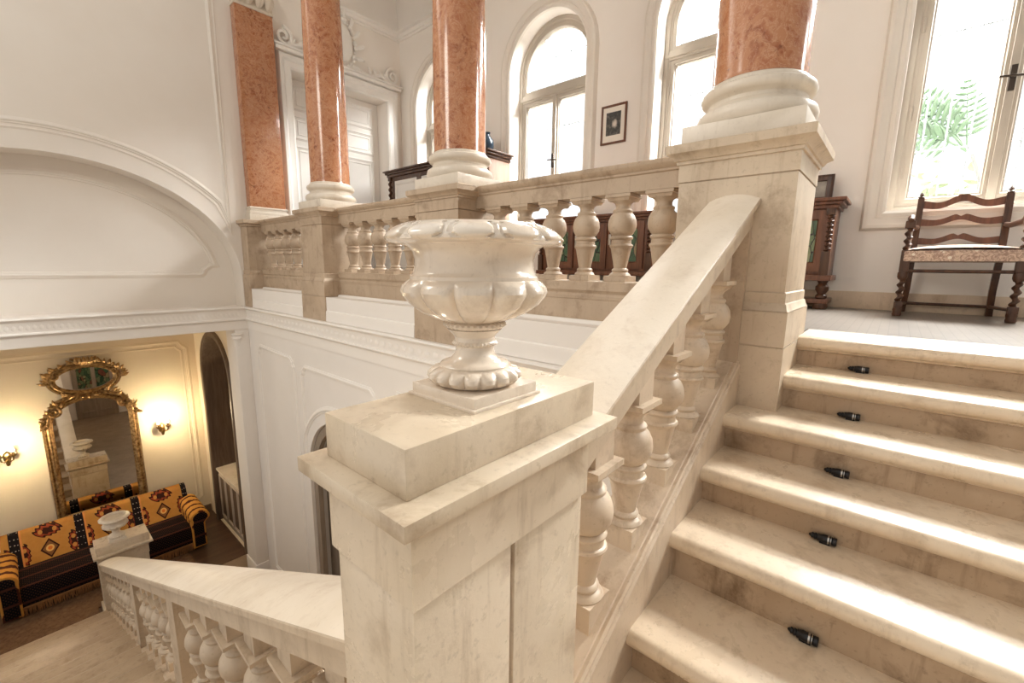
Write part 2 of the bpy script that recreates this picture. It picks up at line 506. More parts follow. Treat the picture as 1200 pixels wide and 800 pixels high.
# ---- entablature running round the stairwell
ENT = [(-.70, 0), (-.625, 0), (-.628, .052), (-.645, .058), (-.660, .045), (-.672, .024), (-.685, .020), (-.79, .020), (-.795, .034), (-.812, .040), (-.828, .030), (-.838, .008), (-.955, .008), (-.958, -.35)]
b = nb()
rings = []
for x, y, sx, sy in ((-3.6, 7.2, 0, -1), (2.30, 7.2, -1, -1), (2.30, .76, -1, 0)):
    rings.append([(x + sx * h, y + sy * h, z) for z, h in ENT[:-1]])
loft(b, rings, False, False)
for i in range(150):      # low leaf relief along the frieze
    if i < 92:
        x = -2.6 + i * .053; p = (x, 7.178, -.738)
        if x > 2.22: continue
    random.random()
    t = bmesh.new(); bmesh.ops.create_icosphere(t, subdivisions=1, radius=1)
    if i < 92: mt = Matrix.Translation(p) @ Matrix.Diagonal((.021, .0045, .035, 1))
    else:
        k = i - 92
        mt = Matrix.Translation((2.278, 7.0 - k * .11, -.738)) @ Matrix.Diagonal((.0045, .042, .033, 1))
    bmesh.ops.transform(t, matrix=mt, verts=t.verts[:]); merge(b, t)
obj('trim_entablature', b, M['trim'], kind='structure')
b = nb()
box(b, -3.6, 2.30, 7.195, 7.60, -.96, -.64)
obj('wall_left_beam', b, M['plaster_left'], kind='structure')

# ---- gallery front wall below the balustrade, arched doorway
b = nb()
dy, dr, ds = 4.62, .80, -2.62
door_arch = [(dy - dr, LF + .02), (dy + dr, LF + .02)] + arc(dy, ds, dr, dr, 0, 180, 24)
plate(b, [(.70, LF), (7.62, LF), (7.62, GF - .02), (.70, GF - .02)], [door_arch], WX(2.30), 0, -.22)
obj('wall_gallery', b, M['plaster'], kind='structure')
b = nb()
lp = [(6.86, -4.72), (5.68, -4.72), (5.68, -1.31), (5.72, -1.28), (5.72, -1.25), (5.78, -1.20), (6.76, -1.17), (6.82, -1.22), (6.82, -1.25), (6.86, -1.28)]
mould(b, lp, WX(2.30), PM)
lp = [(5.46, -2.5), (5.46, -1.36), (5.42, -1.33), (5.42, -1.30), (5.36, -1.25), (3.88, -1.25), (3.82, -1.30), (3.82, -1.33), (3.78, -1.36), (3.78, -2.5)]
mould(b, lp, WX(2.30), PM, False)
lp = arc(dy, ds, .97, .97, 8, 172, 28)
mould(b, lp, WX(2.30), scaled(PM, 1.3, 1.0), False)
for yc in (2.3,):
    lp = [(3.4, -4.7), (1.0, -4.7), (1.0, -1.2), (3.4, -1.2)]
    mould(b, lp, WX(2.30), PM)
obj('trim_gallery_panels', b, M['trim'], kind='structure')
b = nb()
box(b, 2.50, 2.62, dy - dr - .1, dy + dr + .1, LF, -1.7)
obj('door_lower', b, M['grey_timber'], kind='structure')
b = nb()
mould(b, [(dy + dr - .06, LF + .02)] + arc(dy, ds, dr - .06, dr - .06, 0, 180, 24) + [(dy - dr + .06, LF + .02)], WX(2.40), [(-.055, 0), (-.055, .06), (.0, .07), (.055, .06), (.055, 0)], False)
box(b, 2.45, 2.50, dy - .04, dy + .04, LF + .02, -1.85)
obj('door_lower_frame', b, M['grey_timber'], kind='structure')

# ---- white ledges in front of the gallery plinth
def ledge(n, y0, y1):
    b = nb()
    prism(b, [(2.52, GF + .002), (2.445, GF + .002), (2.435, -.355), (2.415, -.368), (2.408, -.44), (2.388, -.472), (2.378, -.492), (2.300, -.503), (2.288, -.512), (2.283, -.622), (2.52, -.622)], lambda u, v, w: (u, w, v), y0, y1)
    return obj('trim_ledge_%d' % n, b, M['trim'], kind='structure')
ledge(1, .93, 2.53); ledge(2, 3.11, 4.71); ledge(3, 5.29, 6.90)

# ---- lower room behind the arch
b = nb(); box(b, -4.2, 2.4, 10.0, 10.2, LF, -.6); obj('wall_back_lower', b, M['plaster_w'], kind='structure')
b = nb()
lp = [(-1.75, -4.60), (-1.66, -4.72), (1.98, -4.72), (2.02, -4.66), (2.10, -4.60), (2.10, -1.60), (2.02, -1.53), (1.98, -1.46), (-1.66, -1.46), (-1.75, -1.6)]
mould(b, lp, WY(10.0), scaled(PM, 1.2, 1.0))
mould(b, [(p.x, p.y) for p in offset_loop(lp, .085, True)], WY(10.0), scaled(PM, .6, .6))
obj('trim_lower_panel', b, M['plaster_w'], kind='structure')
b = nb(); box(b, -4.2, 2.22, 9.965, 10.0, LF, LF + .17, .004); obj('baseboard_lower', b, M['brown_paint'], kind='structure')
b = nb(); box(b, -4.2, 2.6, 7.6, 10.2, -.75, -.6); obj('ceiling_lower', b, M['plaster_w'], kind='structure')
ny, nr, ns = 8.78, .74, -1.98
niche = [(ny - nr, LF + .01), (ny + nr, LF + .01)] + arc(ny, ns, nr, nr, 0, 180, 24)
b = nb()
plate(b, [(7.60, LF), (10.0, LF), (10.0, -.7), (7.60, -.7)], [niche], WX(2.24), 0, -.06)
obj('wall_right_lower', b, M['plaster_w'], kind='structure')
b = nb()
box(b, 2.62, 2.68, ny - nr - .2, ny + nr + .2, LF, -1.0)
obj('wall_niche_back', b, M['grey_timber'], kind='structure')
b = nb()   # timber lining and frame of the niche
mould(b, [(ny + nr - .012, LF + .01)] + arc(ny, ns, nr - .012, nr - .012, 0, 180, 24) + [(ny - nr + .012, LF + .01)], WX(2.24), [(.010, -.40), (.010, .012), (.0, .04), (-.075, .045), (-.095, .03), (-.10, 0)], False)
obj('trim_niche', b, M['brown_paint'], kind='structure')
b = nb()
mould(b, [(ny + .56, LF + 1.2)] + arc(ny, ns, .56, .56, 0, 180, 18) + [(ny - .56, LF + 1.2)], WX(2.62), scaled(PM, 1.6, 1.6), False)
box(b, 2.59, 2.62, ny - nr, ny + nr, ns - .03, ns + .03)
obj('trim_niche_panel', b, M['cabinet_paint'], kind='structure')
b = nb()   # right jamb pier under the beam with a small console
box(b, 2.12, 2.30, 7.2, 7.62, LF, -.95, .006); box(b, 2.10, 2.30, 7.185, 7.62, LF, LF + .22, .01)
obj('wall_jamb', b, M['plaster'], kind='structure')
b = nb()
lathe(b, [(.0, -.20), (.03, -.19), (.05, -.12), (.045, -.08), (.075, -.03), (.06, .0), (.085, .03), (.085, .05), (0, .05)], (2.15, 7.24, -1.06), 12, lambda a, z, r: 1 + .12 * math.cos(7 * a))
obj('trim_console', b, M['trim'], kind='structure')

# ---- gallery rear wall with arched windows
WC = [6.08, 3.89, 1.70, -.49, -2.68]
WH, WS, WB = .64, 2.70, .52
def warch(c, h, bot, extra=0, n=24): return [(c - h, bot), (c + h, bot)] + arc(c, WS, h, h + extra, 0, 180, n)
b = nb()
plate(b, [(-4.0, GF - .2), (7.4, GF - .2), (7.4, 5.2), (-4.0, 5.2)], [warch(c, WH, WB) for c in WC], WX(5.12), 0, -.34)
obj('wall_back', b, M['plaster_g'], kind='structure')
b = nb(); box(b, 5.098, 5.12, -4, 7.2, GF, GF + .155, .004)
for y in (.19, 1.3, -1.4, 2.9): box(b, 5.0965, 5.10, y - .003, y + .003, GF, GF + .152)
obj('baseboard_back', b, M['stone'], kind='structure')
b = nb()
box(b, 2.0, 5.6, -4, 7.6, 4.75, 4.95); obj('ceiling', b, M['plaster_g'], kind='structure')
b = nb()   # cornice round the gallery
CP = [(3.90, 0), (3.905, .02), (3.93, .025), (3.94, .05), (3.99, .06), (4.01, .10), (4.04, .105), (4.05, .02), (4.30, .06), (4.55, .2), (4.75, .45)]
rings = []
for x, y, sx, sy in ((5.12, -4, -1, 0), (5.12, 7.2, -1, -1), (2.9, 7.2, 0, -1)): rings.append([(x + sx * h, y + sy * h, z) for z, h in CP])
loft(b, rings, False, False)
obj('trim_cornice', b, M['trim_g'], kind='structure')

CAS = [(-.005, -.02), (-.005, .02), (.02, .035), (.05, .028), (.06, .045), (.10, .05), (.115, .062), (.14, .06), (.155, .03), (.160, 0)]
def window(i, c, detail):
    w = thing('window_%d' % i, None, None, (5.36, c, WB), kind='structure')
    b = nb()
    if detail == 2:   # flat casing all round
        mould(b, [(c - WH, WB - .005), (c + WH, WB - .005), (c + WH, WS)] + arc(c, WS, WH, WH, 0, 180, 24)[1:-1] + [(c - WH, WS)], WX(5.12), [(-x, h) for x, h in CAS])
    else:
        mould(b, [(c - WH, WB - .005), (c + WH, WB - .005), (c + WH, WS)] + arc(c, WS, WH, WH, 0, 180, 24)[1:-1] + [(c - WH, WS)], WX(5.12), [(-x, h) for x, h in CAS])
    obj('casing', b, M['casing'], w)
    f = WX(5.40)
    b = nb()   # fixed outer frame
    mould(b, [(c - WH, WB), (c + WH, WB), (c + WH, WS)] + arc(c, WS, WH, WH, 0, 180, 24)[1:-1] + [(c - WH, WS)], f, [(.0, -.03), (.0, .075), (.045, .075), (.055, .06), (.075, .055), (.075, -.03)])
    box(b, 5.335, 5.43, c - WH, c + WH, 2.36, 2.46, .006); box(b, 5.32, 5.43, c - WH, c + WH, 2.385, 2.42, .004)
    fr = obj('frame', b, M['frame_paint'], w)
    for s in (-1, 1):     # opening casements
        b = nb()
        y0, y1 = (c - WH + .072, c - .004) if s < 0 else (c + .004, c + WH - .072)
        mould(b, [(y0, WB + .07), (y1, WB + .07), (y1, 2.362), (y0, 2.362)], f, [(0, -.02), (0, .05), (.02, .055), (.045, .05), (.052, .035), (.062, .03), (.062, -.02)])
        cs = obj('casement', b, M['frame_paint'], w)
        b = nb(); box(b, 5.395, 5.40, y0 + .055, y1 - .055, WB + .125, 2.31)
        obj('pane', b, M['glass'], cs)
        b = nb()
        for z in (WB + .35, 1.35, 2.05): tube(b, [(5.343, (y0 if s < 0 else y1), z - .06), (5.343, (y0 if s < 0 else y1), z + .06)], .009, 8)
        obj('hinge', b, M['frame_paint'], cs)
    b = nb()
    t = [(c - .565, 2.46), (c + .565, 2.46)] + arc(c, WS, .565, .565, 0, 180, 24)
    mould(b, t, f, [(0, -.02), (0, .05), (.02, .055), (.045, .05), (.052, .035), (.055, -.02)])
    fl = obj('fanlight', b, M['frame_paint'], w)
    b = nb(); prism(b, [(c - .52, 2.505), (c + .52, 2.505)] + arc(c, WS, .52, .52, 0, 180, 24), YZ, 5.395, 5.40); obj('fanlight_pane', b, M['glass'], fl)
    b = nb()
    box(b, 5.322, 5.352, c - .026, c + .026, WB + .06, 2.365, .006)
    obj('meeting_stile', b, M['frame_paint'], w)
    b = nb()
    zc = 1.50
    box(b, 5.30, 5.324, c - .018, c + .018, zc - .10, zc + .085, .004)
    tube(b, [(5.29, c - .075, zc - .008), (5.283, c, zc), (5.29, c + .075, zc + .008)], .009, 8)
    tube(b, [(5.30, c, zc), (5.28, c, zc)], .014, 8)
    obj('handle', b, M['dark_metal'], w)
    b = nb()     # iron bars standing outside
    k = -4
    for k in range(-4, 5): tube(b, [(5.72, c + k * .155, .3), (5.72, c + k * .155, 3.5)], .006, 6)
    for z in (.62, 1.10, 2.08, 3.06): tube(b, [(5.725, c - .75, z), (5.725, c + .75, z)], .008, 6)
    obj('grille', b, M['grille'], w)
    return w
for i, c in enumerate(WC): window(i + 1, c, 1)

# ---- double door in the gallery's left wall
d = thing('door_1', None, None, (4.0, 7.4, GF), kind='structure')
b = nb()
mould(b, [(DX0, GF), (DX0, DZ), (DX1, DZ), (DX1, GF)], WY(7.2), [(-.004, -.02), (-.004, .03), (.02, .05), (.05, .04), (.10, .045), (.13, .075), (.175, .08), (.20, .05), (.205, 0)], False)
box(b, DX0 - .24, DX1 + .24, 7.08, 7.2, DZ + .20, DZ + .25, .01); box(b, DX0 - .26, DX1 + .26, 7.06, 7.2, DZ + .25, DZ + .28, .008)
obj('casing', b, M['trim_g'], d)
for x0, x1 in ((DX0 + .005, 3.992), (3.998, DX1 - .005)):
    b = nb(); box(b, x0, x1, 7.50, 7.55, GF + .01, DZ - .004, .003)
    lf = obj('leaf', b, M['trim_g'], d)
    for z0, z1 in ((GF + .15, .35), (.47, 1.85), (1.98, 2.30), (2.42, DZ - .10)):
        b = nb(); lp = [(x0 + .13, z0), (x1 - .13, z0), (x1 - .13, z1), (x0 + .13, z1)]
        mould(b, lp, WY(7.50), scaled(PM, .9, 1.1)); mould(b, [(p.x, p.y) for p in offset_loop(lp, .06, True)], WY(7.50), scaled(PM, .4, .5))
        obj('panel_moulding', b, M['trim_g'], lf)
b = nb()
def spiral(bm, cx, cz, r0, turns, sgn, y, rr=.016, flat=True):
    pts = []; rad = []
    n = int(22 * turns)
    for i in range(n + 1):
        t = i / n; a = sgn * t * turns * 2 * PI + PI / 2; r = r0 * (1 - .82 * t)
        pts.append((cx + r * math.cos(a), y - .02 * t, cz + r * math.sin(a))); rad.append(rr * (1 - .4 * t))
    tube(bm, pts, rad, 7)
def leaf(bm, base, direction, length, width, normal, curl=.3, n=6):
    d = Vector(direction).normalized(); nn = Vector(normal).normalized(); s = d.cross(nn).normalized()
    top = []
    for i in range(n + 1):
        t = i / n; w = width * math.sin(PI * min(1, t * .92 + .08)) ** .8
        c = Vector(base) + d * (length * t) + nn * (length * curl * math.sin(PI * t * .9))
        top.append([c - s * w, c + nn * width * .45, c + s * w, c - nn * width * .1])
    loft(bm, top, True, True)
for s in (-1, 1):
    cx = 4.0 + s * .92
    spiral(b, cx, DZ + .41, .13, 1.6, s, 7.15, .03)
    tube(b, [(cx - s * .05, 7.15, DZ + .30), (cx - s * .25, 7.14, DZ + .36), (cx - s * .42, 7.15, DZ + .30), (cx - s * .62, 7.16, DZ + .34)], [.04, .035, .028, .015], 8)
    for q in range(4): leaf(b, (cx - s * (.12 + .1 * q), 7.16, DZ + .33), (-s * .5, 0, 1), .12, .03, (0, -1, 0), .2)
cp = arc(4.0, 3.50, .24, .36, 0, 360, 30)
for i in range(30):
    p = cp[i]; t = bmesh.new(); bmesh.ops.create_icosphere(t, subdivisions=1, radius=.035 + .012 * math.sin(i * 2.3))
    bmesh.ops.transform(t, matrix=Matrix.Translation((p[0], 7.17, p[1])), verts=t.verts[:]); merge(b, t)
for i in range(14):
    a = R(i * 360 / 14); leaf(b, (4.0 + .26 * math.cos(a), 7.17, 3.5 + .36 * math.sin(a)), (math.cos(a + .5), 0, math.sin(a + .5)), .16, .035, (0, -1, 0), .25)
prism(b, arc(4.0, 3.50, .17, .27, 0, 350, 24), XZ, 7.14, 7.2)
obj('overdoor_ornament', b, M['trim_g'], d)

# ================================================================== COLUMNS, PIERS, GALLERY BALUSTRADE
PX = 2.57
def pier(name, yc, label, zb, cat='pier'):
    t = thing(name, label, cat, (PX, yc, zb))
    h = .26
    b = nb(); box(b, PX - h, PX + h, yc - h, yc + h, -.10, .425, .004)
    # thin joint line
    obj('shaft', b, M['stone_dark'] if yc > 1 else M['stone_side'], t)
    b = nb()
    def sq(z, e): return [(PX - h - e, yc - h - e, z), (PX + h + e, yc - h - e, z), (PX + h + e, yc + h + e, z), (PX - h - e, yc + h + e, z)]
    loft(b, [sq(zb, .024), sq(-.355, .024), sq(-.3545, .019), sq(-.3505, .019), sq(-.350, .024), sq(-.190, .024), sq(-.1895, .020), sq(-.1865, .020), sq(-.186, .024), sq(-.18, .018), sq(-.155, .012), sq(-.15, .006), sq(-.105, .006), sq(-.10, .0)], True, True)
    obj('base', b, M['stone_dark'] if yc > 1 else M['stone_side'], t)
    b = nb()
    loft(b, [sq(.424, .0), sq(.4245, -.005), sq(.429, -.005), sq(.4295, .003), sq(.512, .003), sq(.513, .012), sq(.527, .014), sq(.53, .022), sq(.545, .03), sq(.557, .048), sq(.562, .056), sq(.598, .058), sq(.603, .052)], True, True)
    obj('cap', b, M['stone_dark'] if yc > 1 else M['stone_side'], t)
    return t
pier('balustrade_pier', .634, 'big pale stone pier at the head of the stairs, carrying the nearest red column', -.662)
pier('balustrade_pier', 2.82, 'stone gallery pier behind the large urn, under the second red column', -.625)
pier('balustrade_pier', 5.0, 'stone gallery pier left of the urn, under the column beside the white door', -.625)
t = thing('balustrade_pier', 'narrow stone half pier against the left wall under the red pilaster', 'pier', (PX, 7.08, -.625))
b = nb(); box(b, 2.31, 2.90, 6.96, 7.2, -.10, .515, .004); obj('shaft', b, M['stone_dark'], t)
b = nb(); box(b, 2.286, 2.92, 6.935, 7.2, -.625, -.16, .006); box(b, 2.30, 2.91, 6.95, 7.2, -.165, -.10, .004); obj('base', b, M['stone_dark'], t)
b = nb(); box(b, 2.29, 2.92, 6.94, 7.2, .515, .55, .006); box(b, 2.26, 2.95, 6.91, 7.2, .55, .602, .006); obj('cap', b, M['stone_dark'], t)

CAPZ = 3.42
def column(yc, label):
    t = thing('marble_column', label, 'column', (PX, yc, .603), 'red marble gallery columns')
    b = nb()
    lathe(b, [(.212, .895), (.209, .91), (.2085, 1.6), (.200, 2.4), (.186, CAPZ)], (PX, yc, 0), 48); obj('shaft', b, M['marble'], t)
    b = nb()
    box(b, PX - .262, PX + .262, yc - .262, yc + .262, .603, .692, .004)
    lathe(b, [(.24, .690), (.255, .695), (.268, .715), (.270, .735), (.262, .758), (.245, .768), (.238, .772), (.232, .778), (.222, .79), (.222, .805), (.232, .815), (.240, .818), (.250, .826), (.255, .842), (.250, .860), (.236, .868), (.228, .872), (.226, .882), (.216, .892), (.206, .897)], (PX, yc, 0), 48)
    obj('base', b, M['base'], t)
    b = nb()
    lathe(b, [(.185, CAPZ - .03), (.20, CAPZ - .02), (.20, CAPZ + .01), (.185, CAPZ + .02), (.19, CAPZ + .12), (.24, CAPZ + .30), (.26, CAPZ + .33), (.26, CAPZ + .36)], (PX, yc, 0), 40, lambda a, z, r: 1 + (.04 * math.cos(12 * a) if CAPZ + .05 < z < CAPZ + .31 else 0))
    box(b, PX - .27, PX + .27, yc - .27, yc + .27, CAPZ + .36, CAPZ + .42, .006)
    obj('capital', b, M['base'], t)
column(.634, 'nearest and thickest looking red marble column, at the head of the stairs')
column(2.82, 'red marble column rising behind the large urn')
column(5.0, 'red marble column in front of the white double door')
t = thing('marble_pilaster', 'flat red marble pilaster standing out from the left wall', 'pilaster', (2.66, 7.1, .602))
b = nb(); box(b, 2.42, 2.90, 7.045, 7.2, .80, CAPZ - .02, .004); obj('shaft', b, M['marble'], t)
b = nb(); box(b, 2.385, 2.93, 7.005, 7.2, .602, .69, .006); box(b, 2.395, 2.925, 7.015, 7.2, .688, .74, .012); box(b, 2.41, 2.91, 7.03, 7.2, .738, .775, .008); box(b, 2.40, 2.92, 7.02, 7.2, .773, .80, .008); obj('base', b, M['base'], t)
b = nb(); box(b, 2.41, 2.91, 7.03, 7.2, CAPZ - .02, CAPZ + .02, .008)
for i in range(4): leaf(b, (2.47 + i * .125, 7.03, CAPZ + .02), (0, -.2, 1), .2, .06, (0, -1, 0), .25)
box(b, 2.42, 2.90, 7.04, 7.2, CAPZ + .02, CAPZ + .36); box(b, 2.38, 2.94, 7.0, 7.2, CAPZ + .36, CAPZ + .42, .006)
obj('capital', b, M['base'], t)
b = nb(); box(b, 2.27, 2.87, -4, 7.2, CAPZ + .42, 4.78, .01); box(b, 2.22, 2.92, -4, 7.2, CAPZ + .62, CAPZ + .70, .01)
obj('trim_architrave', b, M['trim_g'], kind='structure')

BAL = [(.066, .033), (.068, .04), (.062, .05), (.055, .056), (.047, .06), (.049, .065), (.052, .072), (.049, .080), (.040, .086), (.042, .10), (.062, .205), (.064, .212), (.070, .218), (.073, .226), (.070, .234), (.062, .238), (.060, .262), (.068, .268), (.070, .276), (.066, .284), (.058, .290), (.068, .300), (.083, .325), (.0875, .355), (.084, .385), (.072, .412), (.058, .426), (.060, .432), (.062, .440), (.058, .447), (.047, .452), (.044, .468), (.050, .484), (.066, .497), (.068, .503)]
def baluster(bm, x, y, z0, s=1.0, hs=1.0, slope_bot=None, slope_top=None, top=None):
    """turned stone baluster; the foot block and head block may be cut to a slope (dx, dy per metre)"""
    h = (.064 if slope_bot else .074) * s
    lathe(bm, [(r * s, z * hs) for r, z in BAL], (x, y, z0), 24)
    sb = slope_bot or (0, 0); st = slope_top or (0, 0)
    def ring(z, e, sl): return [(x + sx * e, y + sy * e, z + sl[0] * sx * e + sl[1] * sy * e) for sx, sy in ((-1, -1), (1, -1), (1, 1), (-1, 1))]
    foot = -.075 if slope_bot else 0.0
    loft(bm, [ring(z0 + foot, h, sb), ring(z0 + .036 * hs, h, (0, 0))])
    za = z0 + .497 * hs
    e = .082 * s
    loft(bm, [ring(za, h * .9, (0, 0)), ring(za + .018, e * .92, (0, 0)), ring(za + .02, e, (0, 0)), ring(za + .038, e, (0, 0))])
    zt = top if top is not None else z0 + .545 * hs
    loft(bm, [ring(za + .030, h * .88, (0, 0)), ring(zt, h * .88, st)])

def gallery_bay(y0, y1, ys, label):
    t = thing('balustrade', label, 'balustrade', (PX, (y0 + y1) / 2, GF))
    b = nb()
    prism(b, [(2.50, .445), (2.498, .535), (2.488, .54), (2.486, .552), (2.476, .558), (2.462, .575), (2.458, .582), (2.456, .597), (2.462, .603), (2.68, .603), (2.685, .597), (2.684, .582), (2.66, .552), (2.645, .54), (2.64, .445)], lambda u, v, w: (u, w, v), y0, y1)
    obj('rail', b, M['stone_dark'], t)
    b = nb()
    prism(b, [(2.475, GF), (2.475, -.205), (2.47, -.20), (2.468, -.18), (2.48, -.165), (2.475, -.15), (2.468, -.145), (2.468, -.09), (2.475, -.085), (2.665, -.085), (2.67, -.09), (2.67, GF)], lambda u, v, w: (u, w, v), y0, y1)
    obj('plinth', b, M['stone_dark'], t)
    b = nb(); baluster(b, PX, ys[0], -.086, 1.0, .985, top=.448)
    o = obj('baluster', b, M['stone_dark'], t, loc=(PX, ys[0], -.086))
    for y in ys[1:]: dup_part(o, (0, y - ys[0], 0))
    return t
gallery_bay(.894, 2.56, [1.071 + .26 * i for i in range(6)], 'stone gallery balustrade bay right of the urn, before the dark cabinet')
gallery_bay(3.08, 4.74, [3.25 + .264 * i for i in range(6)], 'stone gallery balustrade bay directly left of the urn')
gallery_bay(5.26, 6.96, [5.46 + .265 * i for i in range(6)], 'far stone gallery balustrade bay next to the left wall')

# ================================================================== UPPER FLIGHT
NOS = [(.32, -1.66), (.60, -1.495), (.893, -1.328), (1.185, -1.160), (1.502, -.970), (1.802, -.815), (2.075, -.652), (2.365, -.490), (2.662, -.338)]
t = thing('staircase', 'upper flight of worn cream stone steps rising to the gallery', 'staircase', (1.5, -.8, -1.66))
for i, (x, z) in enumerate(NOS[1:], 1):
    zl = NOS[i - 1][1]
    last = i == len(NOS) - 1
    yr = .525 if x < 2.2 else .352
    x1 = (NOS[i + 1][0] + .07) if not last else 3.06
    b = nb()
    nose = [(x + .03 + .0 - .0, z)]
    pr = [(x1, z), (x + .030, z)] + [(x + .030 - .030 * math.sin(R(a)), z - .030 + .030 * math.cos(R(a))) for a in range(20, 181, 20)]
    pr += [(x + .034, z - .060), (x + .036, z - .068), (x + .049, z - .074), (x1, z - .074)]
    prism(b, pr, XZ, -2.2, yr)
    sp = obj('step', b, M['step'], t, angle=30)
    if last:
        b = nb(); box(b, x + .035, x1, -2.2, yr, z - .004, z + .0012); obj('edge_slab', b, M['base'], sp, label='pale polished edge slab')
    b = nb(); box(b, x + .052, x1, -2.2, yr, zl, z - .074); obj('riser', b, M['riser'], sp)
b = nb()
zs = lambda x: -1.134 + .523 * (x - .962)
def shear(bm, sec, x0, x1, zf, axis=0, n=1):
    rings = []
    for i in range(n + 1):
        x = x0 + (x1 - x0) * i / n
        rings.append([((x, y, zf(x) + dz) if axis == 0 else (y, x, zf(x) + dz)) for y, dz in sec])
    loft(bm, rings, True, True)

# landing under the viewer and wall below the flight
b = nb(); box(b, -1.7, .36, -2.4, .80, -1.85, -1.66); box(b, .36, .6, -2.4, .5, -1.85, -1.66); obj('floor_landing', b, M['step'], kind='structure')
b = nb()
prism(b, [(.87, LF), (2.295, LF), (2.295, -.75), (.90, -1.45), (.87, -1.5)], XZ, .56, .72)
prism(b, [(.36, LF), (.87, LF), (.87, -1.67), (.36, -1.67)], XZ, .56, .72)
obj('wall_understair', b, M['plaster'], kind='structure')
# front door under the stairs (seen in the mirror)
d = thing('door_2', None, None, (1.5, .75, LF), kind='structure')
b = nb(); box(b, 1.0, 2.0, .72, .78, LF, LF + 2.7, .006); lf = obj('leaf', b, M['grey_timber'], d)
b = nb()
for x0, x1 in ((1.12, 1.45), (1.55, 1.88)): box(b, x0, x1, .775, .79, LF + 1.0, LF + 2.5)
obj('leaded_pane', b, M['stained'], lf)
b = nb()
for x0, x1 in ((1.12, 1.45), (1.55, 1.88)): mould(b, [(x0, LF + .2), (x1, LF + .2), (x1, LF + .85), (x0, LF + .85)], lambda u, v, h: (u, .78 + h, v), PM)
obj('panel_moulding', b, M['grey_timber'], lf)

RAILSEC = [(.533, -.118), (.533, -.030), (.527, -.027), (.510, -.024), (.510, -.003), (.513, .001), (.545, .014), (.585, .024), (.625, .028), (.665, .024), (.705, .014), (.737, .001), (.740, -.003), (.740, -.024), (.723, -.027), (.717, -.030), (.717, -.118)]
zr = lambda x: -.361 + .508 * (x - .965)
t = thing('stair_balustrade', 'sloping stone balustrade with broad handrail beside the upper steps', 'balustrade', (1.5, .625, -1.2))
b = nb(); shear(b, RAILSEC, .86, 2.312, zr); obj('handrail', b, [M['stone_rail'], M['stone_side']], t, angle=24, split=.6)  # split colours the rail top as lit, its sides darker
b = nb()
STR = [(.520, -.62), (.520, -.012), (.528, -.008), (.528, .004), (.536, .008), (.548, .004), (.552, .008), (.735, .008), (.735, -.62)]
shear(b, STR, .80, 2.315, zs); obj('string', b, M['stone'], t)
b = nb(); x0 = 1.085
zb0 = zs(x0) + .030
baluster(b, x0, .630, zb0, .93, .88, (.523, 0), (.508, 0), zr(x0) - .085)
o = obj('baluster', b, M['stone'], t, loc=(x0, .630, zs(x0)))
for k in range(1, 5): dup_part(o, (.263 * k, 0, .487 * .263 * k))
b = nb(); shear(b, [(.535, 0), (.715, 0), (.715, .66), (.535, .66)], 2.27, 2.312, zs); obj('end_pilaster', b, M['stone_dark'], t)

# ================================================================== NEWEL PEDESTAL AND URN
def newel(name, label, x0, x1, y0, y1, zc, zblk, zf, mat, groove=True):
    """zc = top of the cap slab, zblk = top of the block, zf = foot"""
    t = thing(name, label, 'pedestal', ((x0 + x1) / 2, (y0 + y1) / 2, zf))
    b = nb()
    xm = x0 + (x1 - x0) * .49
    if groove:
        box(b, x0 + .008, xm - .006, y0 + .010, y1 - .008, zf, zc - .16, .003); box(b, xm + .006, x1 - .006, y0 + .010, y1 - .008, zf, zc - .16, .003)
        box(b, x0 + .02, x1 - .02, y0 + .035, y1 - .03, zf, zc - .17)
    else: box(b, x0 + .008, x1 - .006, y0 + .01, y1 - .008, zf, zc - .16, .003)
    box(b, x0 - .015, x1 + .01, y0 - .015, y1 + .015, zf, zf + .12, .006)
    obj('shaft', b, mat, t)
    b = nb()
    def sq(z, e): return [(x0 - e, y0 - e, z), (x1 + e, y0 - e, z), (x1 + e, y1 + e, z), (x0 - e, y1 + e, z)]
    loft(b, [sq(zc - .192, -.008), sq(zc - .186, .0), sq(zc - .060, .0), sq(zc - .056, .006), sq(zc - .045, .010), sq(zc - .038, .018), sq(zc - .028, .022)])
    obj('band', b, mat, t)
    b = nb(); box(b, x0 - .042, x1 + .050, y0 - .045, y1 + .028, zc - .028, zc, .003); obj('cap', b, mat, t)
    b = nb(); box(b, x0 - .003, x1 + .02, y0 + .004, y1 - .008, zc, zblk, .003); obj('block', b, mat, t)
    return t
newel('newel_pedestal', 'large cream stone pedestal in the foreground carrying the big urn', .352, .857, .500, .755, -.344, -.262, -1.66, M['pedestal'])

